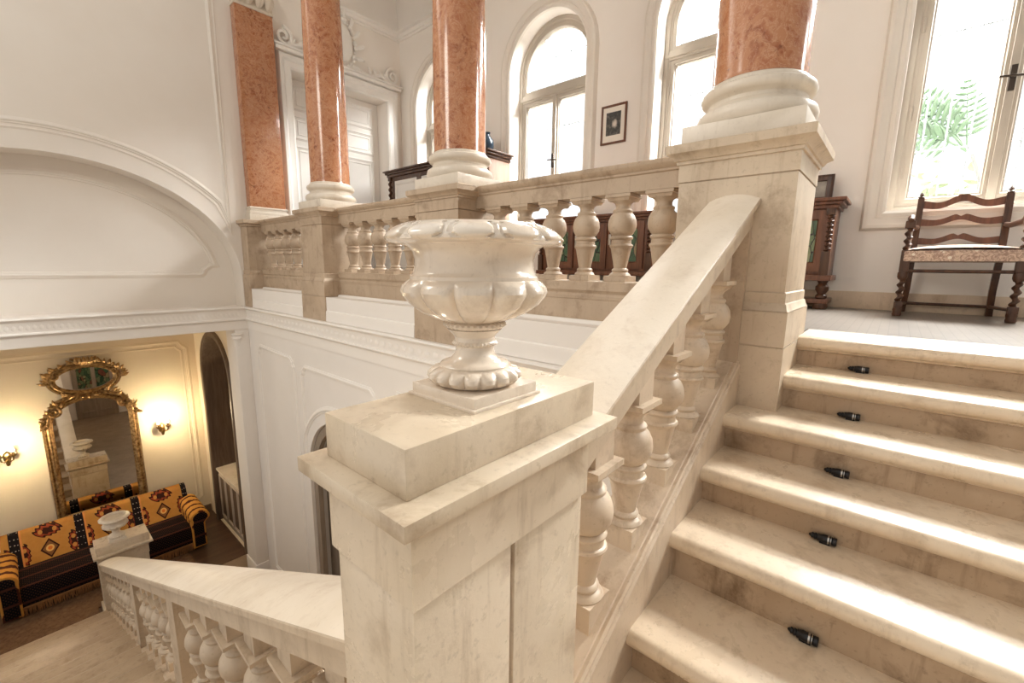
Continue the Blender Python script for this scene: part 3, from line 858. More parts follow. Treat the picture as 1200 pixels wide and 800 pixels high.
def urn(name, label, cx, cy, zb, mat, group, sy=1.0):
    t = thing(name, label, 'urn', (cx, cy, zb), group)
    b = nb(); box(b, cx - .090, cx + .090, cy - .092, cy + .092, zb, zb + .026, .002)
    box(b, cx - .096, cx + .096, cy - .098, cy + .098, zb, zb + .006, .001)
    obj('plinth', b, mat, t)
    N = 168
    def lob(n, amp, z0, z1, p=.6):
        def m(a, z):
            if not z0 < z < z1: return 1.0
            w = math.sin(PI * (z - z0) / (z1 - z0)) ** .35
            return 1 + amp * w * (abs(math.sin(n * a / 2)) ** p - .75)
        return m
    f1 = lob(17, .17, .028, .060, .5); f2 = lob(12, .115, .152, .233, .5); 
    def rope(a, z): return 1 + (.035 * math.sin(34 * a + z * 900) if .143 < z < .152 else 0)
    b = nb()
    lathe(b, [(.070, .026), (.078, .028), (.088, .034), (.094, .042), (.093, .050), (.086, .057), (.074, .061), (.0705, .0625), (.0715, .066), (.069, .069), (.058, .0715), (.048, .078), (.041, .087), (.0385, .096), (.039, .103), (.043, .105), (.0455, .108), (.043, .1115), (.041, .113), (.041, .122), (.046, .128), (.051, .133), (.056, .138)], (cx, cy, zb), N, lambda a, z, r: f1(a, z) * (1 + (.03 * math.sin(40 * a) if .104 < z < .112 else 0)))
    obj('foot', b, mat, t)
    b = nb()
    prof = [(.050, .136), (.060, .142), (.063, .146), (.062, .150), (.056, .153), (.066, .156), (.085, .163), (.108, .174), (.127, .188), (.139, .203), (.1435, .213), (.141, .223), (.134, .231), (.127, .236), (.127, .242), (.1225, .246), (.120, .252), (.1175, .262), (.1175, .275), (.121, .288), (.129, .298), (.140, .304)]
    lathe(b, prof, (cx, cy, zb), N, lambda a, z, r: f2(a, z) * rope(a, z))
    obj('bowl', b, mat, t)
    b = nb()
    def egg(a, z, r):
        # row of long eggs round the lip
        q = (a * 12 / (2 * PI)) % 1.0 - .5
        if .309 < z < .336 and r > .14:
            zz = (z - .3225) / .0135; d = (q / .40) ** 4 + zz * zz
            ring = (q / .475) ** 4 + (zz / 1.12) ** 2
            e = .042 * max(0, 1 - d) ** .4
            if .98 < d and ring < 1.15: e -= .022
            return 1 + e
        return 1.0
    rows = [(.136, .302), (.160, .304), (.168, .307), (.1685, .310)] + [(.1685 - .026 * ((z - .310) / .026) ** 1.7, z) for z in [.310 + .026 * i / 14 for i in range(1, 15)]] + [(.138, .3385), (.130, .339), (.122, .336), (.116, .325), (.112, .28), (.09, .20), (.0, .185)]
    lathe(b, rows, (cx, cy, zb), 264, egg, caps=False)
    obj('rim', b, mat, t)
    return t
urn('stone_urn', 'large glazed cream urn with lobed bowl on the foreground pedestal', .618, .637, -.262, M['urn'], None)

# ================================================================== LOWER FLIGHT
zl = lambda y: -.782 - .4735 * (y - .792)
t = thing('staircase', 'lower flight of stone steps descending to the hall', 'staircase', (-.7, 4.3, LF))
NL = 20
for i in range(1, NL):
    z = LF + i * (3.34 / NL); y = 7.85 - (i - 1) * .3525
    b = nb()
    pr = [(y - .36, z), (y - .03, z)] + [(y - .03 + .028 * math.sin(R(a)), z - .028 + .028 * math.cos(R(a))) for a in range(20, 181, 20)] + [(y - .04, z - .064), (y - .045, LF if i == 1 else z - 3.34 / NL - .02), (y - .36, LF if i == 1 else z - 3.34 / NL - .02)]
    prism(b, pr, YZ, -1.7, .40)
    obj('step', b, M['step_low'], t, angle=30)
b = nb()
t = thing('stair_balustrade', 'long sloping stone balustrade running down to the hall at lower left', 'balustrade', (.49, 4.3, LF))
sec = [(.49 + (y - .625), dz) for y, dz in RAILSEC]
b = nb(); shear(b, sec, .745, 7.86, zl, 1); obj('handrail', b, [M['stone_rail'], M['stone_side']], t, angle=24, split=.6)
b = nb()
shear(b, [(.395, -1.05), (.395, -.765), (.40, -.755), (.585, -.755), (.585, -1.05)], .745, 7.86, zl, 1)
prism(b, [(.76, LF), (7.86, LF), (7.86, zl(7.86) - .78), (.76, zl(.76) - .78)], YZ, .42, .575)
obj('string', b, M['stone'], t)
def lbal(ys):
    global LB
    for y in ys:
        if LB is None:
            b = nb(); z0 = zl(y) - .755 + .062
            baluster(b, .49, y, z0, .95, .86, (0, -.4735), (0, -.4735), zl(y) - .105)
            LB = (obj('baluster', b, M['stone_side'], t, loc=(.49, y, zl(y) - .755)), y)
        else: dup_part(LB[0], (0, y - LB[1], -.4735 * (y - LB[1])))
LB = None
lbal([.97 + .345 * k for k in range(6)]); lbal([3.24 + .30 * k for k in range(5)]); lbal([4.98 + .33 * k for k in range(9)])
for y0 in (2.88, 4.62):
    b = nb(); shear(b, [(.405, -.76), (.575, -.76), (.575, -.11), (.405, -.11)], y0, y0 + .19, zl, 1); obj('post', b, M['stone_side'], t)

newel('newel_pedestal', 'small looking stone pedestal at the foot of the lower flight, before the sofa', .38, .93, 7.84, 8.16, -4.02, -3.90, LF, M['pedestal'], False)
urn('stone_urn', 'small looking white urn on the pedestal in front of the sofa', .62, 7.99, -3.90, M['base'], None)

# ================================================================== STAIR ROD BRACKETS
BX = [(1.55, -1.160, 'lowest visible step, nearest the viewer'), (1.85, -.970, 'second step up in view'), (2.125, -.815, 'middle step of the five'), (2.415, -.652, 'step level with the pier foot'), (2.712, -.490, 'highest step, just below the gallery floor')]
for i, (x, z, w) in enumerate(BX):
    t = thing('stair_rod_bracket', 'small black stair rod bracket on the ' + w, 'bracket', (x - .014, .088, z), 'black brackets along the upper steps')
    zz = z + .0165; xx = x - .017
    f = lambda y: (xx, y, zz)
    b = nb(); tube(b, [f(.105), f(.093), f(.091), f(.078), f(.062), f(.060)], [.013, .0145, .016, .016, .0145, .012], 14)
    box(b, xx - .012, x - .001, .066, .098, z, z + .012, .002)
    obj('socket', b, M['black'], t)
    b = nb(); tube(b, [f(.106), f(.112), f(.116), f(.122), f(.124), f(.131)], [.010, .0125, .009, .0105, .008, .003], 12); obj('finial', b, M['black'], t)
    b = nb(); tube(b, [f(.075), f(.070)], .0165, 14); tube(b, [f(.066), f(.064)], .0160, 14); obj('collar', b, M['steel'], t)
    b = nb(); tube(b, [f(.060), f(.050), f(.048)], [.015, .0155, .013], 14); obj('end_cap', b, M['black'], t)

# ================================================================== LOWER ROOM FURNISHINGS
b = nb(); prism(b, [(-2.6, 7.90), (.33, 7.90), (.33, 8.22), (1.55, 8.22), (1.55, 9.2), (-2.6, 9.2)], lambda u, v, w: (u, v, w), LF + .006, LF + .016)
tag(obj('carpet', b, M['carpet']), 'brown patterned carpet on the floor in front of the sofa', 'carpet')

t = thing('sofa', 'long sofa under golden and black patterned throws below the gilt mirror', 'sofa', (.63, 9.1, LF))
X0, X1 = -.60, 1.84
b = nb(); box(b, X0 + .06, X1 - .06, 8.78, 9.70, LF + .10, LF + .34, .03)
for x in (X0 + .12, X1 - .12):
    for y in (8.84, 9.62): lathe(b, [(.03, 0), (.035, .05), (.03, .12)], (x, y, LF + .016), 12)
obj('base', b, M['kilim_seat'], t)
b = nb()
prism(b, [(8.745, LF + .13), (8.735, LF + .40), (8.76, LF + .455), (8.82, LF + .475), (9.42, LF + .455), (9.42, LF + .30), (8.80, LF + .30), (8.80, LF + .13)], lambda u, v, w: (w, u, v), X0 + .20, X1 - .20, .012)
obj('seat', b, M['kilim_seat'], t)
b = nb()
prism(b, [(9.30, LF + .40), (9.36, LF + .45), (9.53, LF + .84), (9.57, LF + .905), (9.64, LF + .93), (9.72, LF + .90), (9.75, LF + .80), (9.72, LF + .2), (9.45, LF + .2)], lambda u, v, w: (w, u, v), X0 + .08, X1 - .08, .015)
obj('backrest', b, M['kilim'], t)
for x, s in ((X0 + .12, -1), (X1 - .12, 1)):
    b = nb()
    pr = [(x - .10, LF + .06), (x - .10, LF + .50)] + [(x + s * .035 + .145 * math.cos(R(a)), LF + .60 + .125 * math.sin(R(a))) for a in range(205, -26, -22)] + [(x + .10, LF + .50), (x + .10, LF + .06)]
    prism(b, pr, XZ, 8.70, 9.55, .012)
    ar = obj('arm', b, M['kilim_arm'], t)
    b = nb()
    pr2 = [(x - .075, LF + .09), (x - .075, LF + .50)] + [(x + s * .035 + .11 * math.cos(R(a)), LF + .60 + .095 * math.sin(R(a))) for a in range(205, -26, -22)] + [(x + .075, LF + .50), (x + .075, LF + .09)]
    prism(b, pr2, XZ, 8.688, 8.705, .003)
    obj('arm_front', b, M['kilim_seat'], ar)
b = nb()
for i in range(150):
    x = X0 + .2 + (X1 - X0 - .4) * i / 149
    tube(b, [(x, 8.738, LF + .15), (x + random.uniform(-.008, .008), 8.73, LF + .09), (x + random.uniform(-.012, .012), 8.735, LF + .03)], [.006, .006, .004], 5)
box(b, X0 + .2, X1 - .2, 8.73, 8.746, LF + .14, LF + .165, .003)
o = obj('fringe', b, M['fringe'], t); o['kind'] = 'stuff'

t = thing('wall_mirror', 'tall arched gilt mirror with oval crest above the sofa', 'mirror', (.68, 9.95, -4.2))
MX0, MX1, MZ0, MS = .215, 1.165, -4.20, -2.62
cx = (MX0 + MX1) / 2; rx = (MX1 - MX0) / 2
lp = [(MX0, MZ0)] + [(MX1, MZ0)] + arc(cx, MS, rx, .36, 0, 180, 26)
FP = [(.0, .0), (-.0, .05), (-.02, .075), (-.045, .085), (-.065, .07), (-.085, .085), (-.105, .06), (-.115, .0)]
b = nb(); mould(b, lp, WY(9.995), FP); mould(b, lp, WY(9.995), [(.02, .01), (.012, .04), (-.004, .05), (-.01, .02)]); obj('frame', b, M['gilt'], t)
b = nb(); prism(b, [(p.x, p.y) for p in offset_loop(lp, -.005, True)], XZ, 9.965, 9.985); obj('glass', b, M['mirror'], t)
oz, orx, orz = -1.92, .345, .185
lp = arc(cx - .01, oz, orx, orz, 0, 360, 40)[:-1]
b = nb(); mould(b, lp, WY(9.995), FP); obj('crest_frame', b, M['gilt'], t)
b = nb(); prism(b, lp, XZ, 9.965, 9.985); obj('crest_glass', b, M['mirror'], t)
b = nb()
for i in range(26):          # leaves over the oval
    a = R(-5 + 190 * i / 25); r1 = 1.22
    p = (cx - .01 + orx * r1 * math.cos(a), 9.93, oz + orz * 1.35 * math.sin(a))
    leaf(b, p, (math.cos(a + random.uniform(-.9, .9)), -.15, math.sin(a) + .4), random.uniform(.09, .15), random.uniform(.02, .034), (0, -1, 0), .35)
for s in (-1, 1):
    spiral(b, cx + s * .16, oz + .275, .075, 1.4, s, 9.92, .022); spiral(b, cx + s * .36, oz + .10, .07, 1.3, -s, 9.92, .02)
    tube(b, [(cx + s * .05, 9.92, oz + .25), (cx + s * .22, 9.90, oz + .22), (cx + s * .36, 9.92, oz + .16), (cx + s * .43, 9.93, oz - .02)], [.02, .03, .026, .012], 8)
for q in (-.10, -.05, 0, .05, .10): leaf(b, (cx + q * .6, 9.92, oz + .22), (q * 3, -.1, 1), .17, .03, (0, -1, 0), .3)
obj('crest_carving', b, M['gilt'], t)
b = nb()
for s in (-1, 1):            # scrolls and leaves on the shoulders
    spiral(b, cx + s * .43, MS + .22, .09, 1.5, s, 9.90, .024); spiral(b, cx + s * .54, MS + .02, .06, 1.2, -s, 9.91, .018)
    tube(b, [(cx + s * .12, 9.90, oz - .235), (cx + s * .26, 9.89, oz - .27), (cx + s * .40, 9.89, oz - .33), (cx + s * .50, 9.90, oz - .50), (cx + s * .53, 9.91, oz - .68)], [.018, .032, .034, .028, .012], 8)
    for q in range(14):
        u = q / 13; p = (cx + s * (.18 + .38 * u), 9.90, oz - .24 - .42 * u ** 1.6)
        leaf(b, p, (s * random.uniform(.2, 1), -.1, random.uniform(-.5, 1)), random.uniform(.09, .16), .026, (0, -1, 0), .35)
for q in range(9): leaf(b, (cx + (q - 4) * .05, 9.91, oz - .235), ((q - 4) * .25, -.2, -.5 + .2 * (q % 2)), .10, .026, (0, -1, 0), .3)
obj('shoulder_carving', b, M['gilt'], t)

def sconce(x, z, label):
    t = thing('wall_sconce', label, 'wall lamp', (x, 9.99, z), 'brass wall lamps beside the mirror')
    b = nb(); lathe(b, [(.0, -.16), (.015, -.15), (.022, -.10), (.035, -.05), (.04, .0), (.03, .05), (.0, .08)], (x, 9.97, z), 14, lambda a, q, r: 1 + .15 * math.cos(6 * a)); obj('backplate', b, M['brass'], t)
    for s in (-1, 1):
        b = nb()
        tube(b, [(x, 9.95, z - .03), (x + s * .03, 9.90, z - .07), (x + s * .06, 9.87, z - .04), (x + s * .07, 9.86, z + .02)], .010, 8)
        lathe(b, [(.010, .01), (.035, .03), (.04, .04), (.015, .045), (.013, .09), (0, .09)], (x + s * .07, 9.86, z), 12)
        for q in range(5): leaf(b, (x + s * .07, 9.86, z + .02), (math.cos(q * 1.26), math.sin(q * 1.26), .6), .05, .012, (0, 0, 1), .2)
        am = obj('arm', b, M['brass'], t)
        b = nb(); lathe(b, [(.0, .088), (.012, .092), (.020, .115), (.018, .135), (.008, .16), (.0, .175)], (x + s * .07, 9.86, z), 12); obj('bulb', b, M['bulb'], am)
    return t
sconce(1.60, -3.02, 'lit brass wall lamp right of the gilt mirror')
sconce(-.30, -2.97, 'lit brass wall lamp left of the gilt mirror')

t = thing('radiator_cabinet', 'grey brown panelled radiator cabinet with pale top in the arched niche', 'cabinet', (2.4, ny, LF))
b = nb(); box(b, 2.285, 2.60, ny - nr + .03, ny + nr - .03, LF + .01, LF + 1.05, .004); obj('body', b, M['cabinet_paint'], t)
b = nb(); box(b, 2.25, 2.61, ny - nr + .015, ny + nr - .015, LF + 1.05, LF + 1.09, .006); obj('top', b, M['base'], t, label='pale stone top')
for k in range(4):
    y0 = ny - nr + .07 + k * .34
    b = nb(); mould(b, [(y0, LF + .14), (y0 + .30, LF + .14), (y0 + .30, LF + .97), (y0, LF + .97)], WX(2.285), scaled(PM, .9, 1.0))
    dp = obj('door_panel', b, M['cabinet_paint'], t)
    b = nb(); box(b, 2.281, 2.287, y0 + .03, y0 + .27, LF + .17, LF + .94); obj('recessed_field', b, M['brown_paint'], dp)

# ================================================================== GALLERY FURNISHINGS
def twist(bm, x, y, z0, z1, r=.022, turns=6, n=10):
    rings = []; N = int(turns * 20)
    for i in range(N + 1):
        q = i / N; z = z0 + (z1 - z0) * q; a = 2 * PI * turns * q
        rings.append([(x + r * .34 * math.cos(a) + r * .85 * math.cos(2 * PI * k / n), y + r * .34 * math.sin(a) + r * .85 * math.sin(2 * PI * k / n), z) for k in range(n)])
    loft(bm, rings)

def cabinet(y0, y1, x0, x1, zt, label):
    t = thing('oak_cabinet', label, 'cabinet', ((x0 + x1) / 2, (y0 + y1) / 2, GF))
    zb = GF + .30
    b = nb(); box(b, x0 + .02, x1, y0 + .02, y1 - .02, zb, zt - .05, .004); obj('body', b, M['oak_red'], t)
    b = nb(); box(b, x0 - .05, x1 + .01, y0 - .05, y1 + .05, zt - .028, zt, .006); box(b, x0 - .03, x1, y0 - .03, y1 + .03, zt - .055, zt - .028, .008); box(b, x0, x1, y0, y1, zt - .085, zt - .055, .004); obj('top', b, M['oak_red'], t)
    b = nb(); box(b, x0 - .01, x1, y0 - .01, y1 + .01, zb - .05, zb, .006); box(b, x0 + .0, x1, y0, y1, GF + .05, GF + .09, .006); obj('stand', b, M['oak_red'], t)
    for y in (y0 + .05, y1 - .05):
        b = nb(); lathe(b, [(.025, .09), (.045, .10), (.045, .12), (.03, .135), (.05, .17), (.05, .20), (.03, .225), (.04, .245), (.04, .255)], (x0 + .05, y, GF), 16); lathe(b, [(.05, .0), (.06, .02), (.055, .05)], (x0 + .05, y, GF), 16); obj('foot', b, M['oak'], t)
        b = nb(); twist(b, x0 + .015, y, zb + .20, zt - .14, .024, 8); box(b, x0 - .01, x0 + .03, y - .032, y + .032, zb, zb + .20, .004); box(b, x0 - .01, x0 + .03, y - .032, y + .032, zt - .14, zt - .085, .004); obj('twisted_column', b, M['oak'], t)
    n = 3 if y1 - y0 > 1.3 else 2
    e0 = .10 if n == 3 else .05
    w = (y1 - y0 - 2 * e0) / n
    for k in range(n):
        a = y0 + e0 + k * w
        b = nb(); mould(b, [(a + .01, zb + .03), (a + w - .01, zb + .03), (a + w - .01, zt - .10), (a + .01, zt - .10)], WX(x0 + .02), [(0, 0), (0, .02), (.02, .024), (.07, .024), (.08, .012), (.085, 0)])
        dr = obj('door', b, M['oak_red'], t); g = .09 if n == 3 else .065
        b = nb(); box(b, x0 + .012, x0 + .021, a + g, a + w - g, zb + .11, zt - .18); obj('leaded_pane', b, M['stained'], dr, label='green leaded glass pane')
        b = nb(); box(b, x0 - .012, x0 + .0, a + w - .055, a + w - .025, zb + .30, zb + .42, .003); lathe(b, [(.008, 0), (.009, .012), (0, .016)], (x0 - .012, a + w - .04, zb + .36), 10); obj('lock_plate', b, M['steel'], dr)
    return t
cabinet(2.04, 3.62, 4.66, 5.09, .612, 'dark oak cabinet seen through the balusters right of the urn')
cabinet(.44, 1.72, 4.70, 5.09, .612, 'dark oak cabinet with green leaded door right of the big pier')

t = thing('framed_picture', 'small wooden framed picture standing on the cabinet right of the pier', 'picture', (5.0, .68, .612))
b = nb()
lean = lambda u, v, h: (5.0 + (v - .612) * .12 - h, u, v)
mould(b, [(.53, .612), (.83, .612), (.83, .86), (.53, .86)], lean, [(0, 0), (0, .02), (.02, .03), (.05, .022), (.055, .005)]); prism(b, [(.53, .612), (.83, .612), (.83, .86), (.53, .86)], lambda u, v, w: lean(u, v, w), -.012, 0)
obj('frame', b, M['oak'], t)
b = nb(); prism(b, [(.58, .662), (.78, .662), (.78, .81), (.58, .81)], lambda u, v, w: lean(u, v, w), .001, .004); obj('print', b, M['print2'], t)

# print on the rear wall
t = thing('framed_picture', 'black and white print in a thin brown frame between two arched windows', 'picture', (5.11, 2.83, 1.73))
py0, py1, pz0, pz1 = 2.665, 3.005, 1.505, 1.955
b = nb(); mould(b, [(py0, pz0), (py1, pz0), (py1, pz1), (py0, pz1)], WX(5.118), [(0, 0), (0, .018), (.008, .022), (.022, .018), (.026, .008)]); obj('frame', b, M['oak_red'], t)
b = nb(); box(b, 5.108, 5.116, py0 + .015, py1 - .015, pz0 + .015, pz1 - .015); obj('mount', b, M['paper'], t)
b = nb(); box(b, 5.1055, 5.1085, py0 + .075, py1 - .07, pz0 + .10, pz1 - .085); obj('print', b, M['print'], t)

# tall bookcase behind the columns
t = thing('oak_bookcase', 'tall dark oak bookcase with white door panels behind the red columns', 'bookcase', (4.85, 5.6, GF))
y0, y1, x0, x1, zt = 4.50, 6.92, 4.62, 5.09, 1.60
b = nb(); box(b, x0 + .03, x1, y0, y1, GF + .05, zt - .06, .004); obj('body', b, M['oak_side'], t)
b = nb(); box(b, x0 - .07, x1 + .01, y0 - .07, y1 + .07, zt - .025, zt, .006); box(b, x0 - .045, x1, y0 - .045, y1 + .045, zt - .06, zt - .025, .012); box(b, x0 - .02, x1, y0 - .015, y1 + .015, zt - .10, zt - .06, .004); obj('cornice', b, M['oak'], t)
b = nb(); box(b, x0, x1, y0 - .02, y1 + .02, GF, GF + .14, .006); obj('plinth', b, M['oak'], t)
for y in (y0 + .05, y1 - .05): 
    b = nb(); twist(b, x0 + .0, y, GF + .3, zt - .16, .03, 16); box(b, x0 - .02, x0 + .03, y - .04, y + .04, zt - .16, zt - .10, .004); box(b, x0 - .02, x0 + .03, y - .04, y + .04, GF + .14, GF + .3, .004); obj('twisted_column', b, M['oak'], t)
w = (y1 - y0 - .2) / 3
for k in range(3):
    a = y0 + .10 + k * w
    b = nb(); mould(b, [(a, GF + .18), (a + w, GF + .18), (a + w, zt - .11), (a, zt - .11)], WX(x0 + .03), [(0, 0), (0, .022), (.05, .022), (.06, .01), (.065, 0)]); dr = obj('door', b, M['oak'], t)
    b = nb(); box(b, x0 + .018, x0 + .031, a + .06, a + w - .06, GF + .24, zt - .17); mould(b, [(a + .11, GF + .30), (a + w - .11, GF + .30), (a + w - .11, zt - .23), (a + .11, zt - .23)], WX(x0 + .018), scaled(PM, .5, .5)); obj('door_panel', b, M['white_panel'], dr, label='white door panel')
# vase on the bookcase
b = nb(); lathe(b, [(.0, 0), (.05, .0), (.055, .012), (.05, .02), (.09, .07), (.105, .13), (.095, .19), (.055, .24), (.04, .27), (.05, .30), (.048, .30), (.036, .27), (0, .25)], (4.82, 4.71, zt), 28)
tag(obj('porcelain_vase', b, M['porcelain_blue']), 'dark blue vase on the tall bookcase, half hidden by the red column', 'vase')

# armchair below the big right window
t = thing('armchair', 'dark oak armchair with twisted legs and floral tapestry seat under the right window', 'chair', (4.75, -.33, GF))
XF, XB, YL, YR = 4.52, 4.97, -.03, -.625
YBL, YBR = -.075, -.57
for (yf, s) in ((YL, 1), (YR, -1)):
    b = nb()
    lathe(b, [(.026, 0), (.03, .015), (.026, .03), (.03, .05), (.026, .07)], (XF, yf, GF), 14)
    box(b, XF - .026, XF + .026, yf - .026, yf + .026, GF + .06, GF + .11, .004)
    twist(b, XF, yf, GF + .11, GF + .28, .023, 3); lathe(b, [(.024, .28), (.032, .30), (.032, .33), (.024, .345)], (XF, yf, GF), 14)
    box(b, XF - .028, XF + .028, yf - .028, yf + .028, GF + .34, GF + .50, .004)
    twist(b, XF, yf, GF + .50, GF + .66, .023, 3); box(b, XF - .03, XF + .03, yf - .03, yf + .03, GF + .66, GF + .715, .006)
    obj('front_leg', b, M['oak'], t)
    yb = YBL if s > 0 else YBR
    b = nb()
    pts = [(XB + .10, yb + .01 * s, GF), (XB + .05, yb, GF + .2), (XB + .0, yb, GF + .45), (XB + .02, yb, GF + .62), (XB + .08, yb, GF + .93)]
    rings = [[(x - .02, y - .02, z), (x + .02, y - .02, z), (x + .02, y + .02, z), (x - .02, y + .02, z)] for x, y, z in pts]
    loft(b, rings); lathe(b, [(.018, .0), (.022, .012), (.012, .022), (.016, .035), (.006, .05), (0, .052)], (XB + .08, yb, GF + .93), 10)
    obj('rear_leg', b, M['oak'], t)
    b = nb()
    tube(b, [(XB + .03, yb, GF + .70), (XB - .10, yb + .012 * s, GF + .685), (XB - .26, yf, GF + .70), (XF + .08, yf, GF + .735), (XF - .02, yf, GF + .735), (XF - .05, yf, GF + .715)], [.018, .02, .021, .022, .022, .016], 10)
    obj('arm', b, M['oak'], t)
    b = nb(); tube(b, [(XF, yf, GF + .085), (XB + .08, yb, GF + .075)], .013, 10); obj('side_stretcher', b, M['oak'], t)
b = nb(); tube(b, [(XF + .01, YL, GF + .345), (XF + .01, YR, GF + .345)], .013, 10); obj('front_stretcher', b, M['oak'], t)
b = nb(); tube(b, [(XB + .075, YBL, GF + .075), (XB + .075, YBR, GF + .075)], .012, 10); obj('back_stretcher', b, M['oak'], t)
b = nb(); box(b, XF - .035, XB - .01, YR - .012, YL + .012, GF + .415, GF + .495, .012); obj('seat', b, M['tapestry'], t)
b = nb()
rings = []
for i in range(9):
    x = XF - .035 + (XB - XF + .025) * i / 8
    rings.append([(x, YR - .012 + (YL - YR + .024) * k / 12, GF + .492 + .05 * (math.sin(PI * (i + .6) / 9.2) ** .5) * (math.sin(PI * (k + .4) / 12.8) ** .5)) for k in range(13)])
loft(b, rings, False, False); obj('seat_cover', b, M['tapestry'], t)
for k, (z, hh) in enumerate(((GF + .585, .045), (GF + .735, .045), (GF + .875, .05))):
    b = nb()
    xz = XB + .0 + .08 * max(0, (z - GF - .45) / .48)
    up = []; dn = []
    for i in range(41):
        u = i / 40; y = YBL + (YBR - YBL) * u; q = abs(u - .5) * 2
        arch = .035 * math.exp(-(q * 2.6) ** 2) + .012 * math.cos(PI * q * 2) * (1 if k == 2 else .6)
        notch = 0 if k == 2 else -.022 * math.exp(-(q * 13) ** 2)
        up.append((y, z + hh * .5 + arch + notch)); dn.append((y, z - hh * .5 + arch * .75 + .006 * math.cos(PI * q)))
    prism(b, up + dn[::-1], YZ, xz - .009, xz + .009)
    obj('back_slat', b, M['oak_red'], t)

# ================================================================== OUTSIDE: PALM
def frond(bm, base, tip, droop, n=15, w=.30, side=(0, 1, 0)):
    B = Vector(base); T = Vector(tip); pts = []
    for i in range(n + 1):
        q = i / n; p = B.lerp(T, q); p.z += droop * math.sin(PI * q) ; pts.append(p)
    tube(bm, pts, [.012 * (1 - .7 * i / n) for i in range(n + 1)], 6)
    d = (T - B).normalized(); s = d.cross(Vector((1, 0, .1))).normalized()
    for i in range(3, n + 1):
        q = i / n; L = w * math.sin(PI * (.15 + .8 * q))
        for sg in (-1, 1): leaf(bm, pts[i], s * sg + d * .65 + Vector((random.uniform(-.25, .25), 0, -.25)), L, .022, (-1, 0, 0), .05, 5)
t = thing('palm', 'pale green palm growing outside the right window', 'plant', (6.6, -.62, GF - 1.2))
b = nb(); tube(b, [(6.6, -.62, GF - 1.2), (6.58, -.60, .2), (6.55, -.52, .9), (6.5, -.42, 1.17)], [.05, .04, .025, .018], 8); obj('stem', b, M['palm_stem'], t)
for k, (tip, dr, w) in enumerate((((6.35, .16, 1.62), .10, .22), ((6.4, .05, 1.85), .02, .20), ((6.6, -.30, 1.90), -.02, .18), ((6.3, .22, 1.28), .12, .22))):
    b = nb(); frond(b, (6.5, -.38, 1.2), tip, dr, 12, w); obj('frond', b, M['palm'], t)
t = thing('shrub', 'blurry yellow green shrub low outside the right window', 'plant', (6.9, -.1, GF - 1.2))
b = nb(); tube(b, [(6.9, -.1, GF - 1.2), (6.9, -.12, .7)], [.03, .012], 6); obj('stem', b, M['palm_stem'], t)
b = nb()
for k in range(60):
    p = (6.9 + random.uniform(-.3, .3), -.12 + random.gauss(0, .28), .75 + random.gauss(0, .26))
    leaf(b, p, (random.uniform(-1, 1), random.uniform(-1, 1), random.uniform(-.4, 1)), .16, .04, (-1, 0, 0), .1, 4)
obj('foliage', b, M['palm_pale'], t)

b = nb(); box(b, 5.6, 12, -6, 9, GF - 1.35, GF - 1.2); obj('ground_outside', b, M['paving'], kind='structure')

# ================================================================== LIGHT
W = bpy.data.worlds.new('sky'); S.world = W; W.use_nodes = True
nt = W.node_tree; bg = nt.nodes['Background']
tc = nt.nodes.new('ShaderNodeTexCoord'); sp = nt.nodes.new('ShaderNodeSeparateXYZ'); nt.links.new(tc.outputs['Generated'], sp.inputs[0])
mr = nt.nodes.new('ShaderNodeMapRange'); nt.links.new(sp.outputs[0], mr.inputs[0]); mr.inputs[1].default_value = -.2; mr.inputs[2].default_value = .5
mx = nt.nodes.new('ShaderNodeMix'); mx.data_type = 'RGBA'
nt.links.new(mr.outputs[0], mx.inputs[0]); mx.inputs[6].default_value = (1.10, 1.045, .975, 1); mx.inputs[7].default_value = (1.4, 1.42, 1.44, 1)
nt.links.new(mx.outputs[2], bg.inputs[0])
my = nt.nodes.new('ShaderNodeMapRange'); nt.links.new(sp.outputs[1], my.inputs[0]); my.inputs[1].default_value = -.9; my.inputs[2].default_value = .1; my.inputs[3].default_value = .36; my.inputs[4].default_value = 1.0
nt.links.new(my.outputs[0], bg.inputs[1])

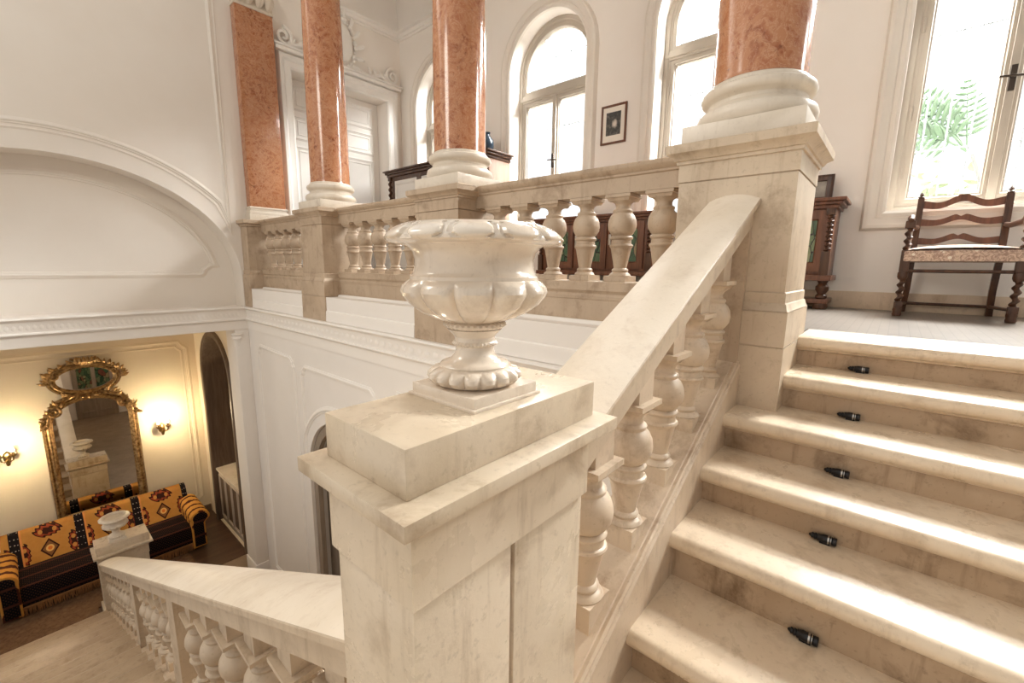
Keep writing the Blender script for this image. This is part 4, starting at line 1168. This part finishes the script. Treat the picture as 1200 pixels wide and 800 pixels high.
def area(name, loc, rot, sx, sy, power, color, aim=None):
    l = bpy.data.lights.new(name, 'AREA'); l.shape = 'RECTANGLE'; l.size = sx; l.size_y = sy; l.energy = power; l.color = color
    o = bpy.data.objects.new(name, l); COL.objects.link(o); o.location = Vector(loc) + Vector((0, 0, ZO)); o.rotation_euler = rot or (0, 0, 0)
    if aim: o.rotation_euler = (Vector(aim) - Vector(loc)).to_track_quat('-Z', 'Y').to_euler()
    return o
for i, c in enumerate(WC):       # bright sky above the street, shining down through each window
    area('window_daylight', (8.0, c - .2, 5.6), (0, R(40), 0), 3.2, 2.6, 3000 if c > -.4 else 4500, (1.0, .985, .96))
area('window_daylight', (8.0, -1.9, 5.4), None, 2.6, 2.6, 3500, (1.0, .985, .96), (5.12, -.49, 1.9))
area('window_daylight', (8.0, -4.4, 5.4), None, 2.6, 2.6, 3500, (1.0, .985, .96), (5.12, -2.68, 1.9))
l = bpy.data.lights.new('assumed_hall_light', 'POINT'); l.energy = 24; l.color = (1.0, .84, .64); l.shadow_soft_size = .12  # assumed light without a fixture, added out of view to brighten the lower gallery wall
o = bpy.data.objects.new('assumed_hall_light', l); COL.objects.link(o); o.location = (1.55, 2.7, ZO - 2.3)
l = bpy.data.lights.new('stairwell_fill', 'POINT'); l.energy = 170; l.color = (1.0, .92, .80); l.shadow_soft_size = .55; l.specular_factor = .1  # unseen fill light, added to brighten the left wall
o = bpy.data.objects.new('stairwell_fill', l); COL.objects.link(o); o.location = (-1.3, 3.4, ZO + 3.0)
for x in (1.60, -.30):
    l = bpy.data.lights.new('sconce_light', 'POINT'); l.energy = 40; l.color = (1.0, .79, .50); l.shadow_soft_size = .06
    o = bpy.data.objects.new('sconce_light', l); COL.objects.link(o); o.location = (x, 9.58, ZO - 2.80)

# ================================================================== CAMERA
cam = bpy.data.cameras.new('camera'); co = bpy.data.objects.new('camera', cam); COL.objects.link(co)
cam.sensor_width = 36; cam.sensor_fit = 'HORIZONTAL'; cam.lens = 512.73 / 1200 * 36; cam.clip_start = .02
right = Vector((.65683841, -.75392288, .01279064)); down = Vector((-.11876685, -.12019446, -.98562048)); fwd = Vector((.74461919, .64587428, -.16848938))
m = Matrix(((right.x, -down.x, -fwd.x, 0), (right.y, -down.y, -fwd.y, 0), (right.z, -down.z, -fwd.z, ZO), (0, 0, 0, 1)))
co.matrix_world = m
S.camera = co

S.view_settings.view_transform = 'Standard'; S.view_settings.look = 'None'; S.view_settings.gamma = 1; S.view_settings.use_curve_mapping = False
S.view_settings.exposure = 0.0
S.cycles.max_bounces = 10; S.cycles.diffuse_bounces = 6; S.cycles.transparent_max_bounces = 12
S.cycles.sample_clamp_indirect = 6; S.cycles.caustics_reflective = False; S.cycles.caustics_refractive = False
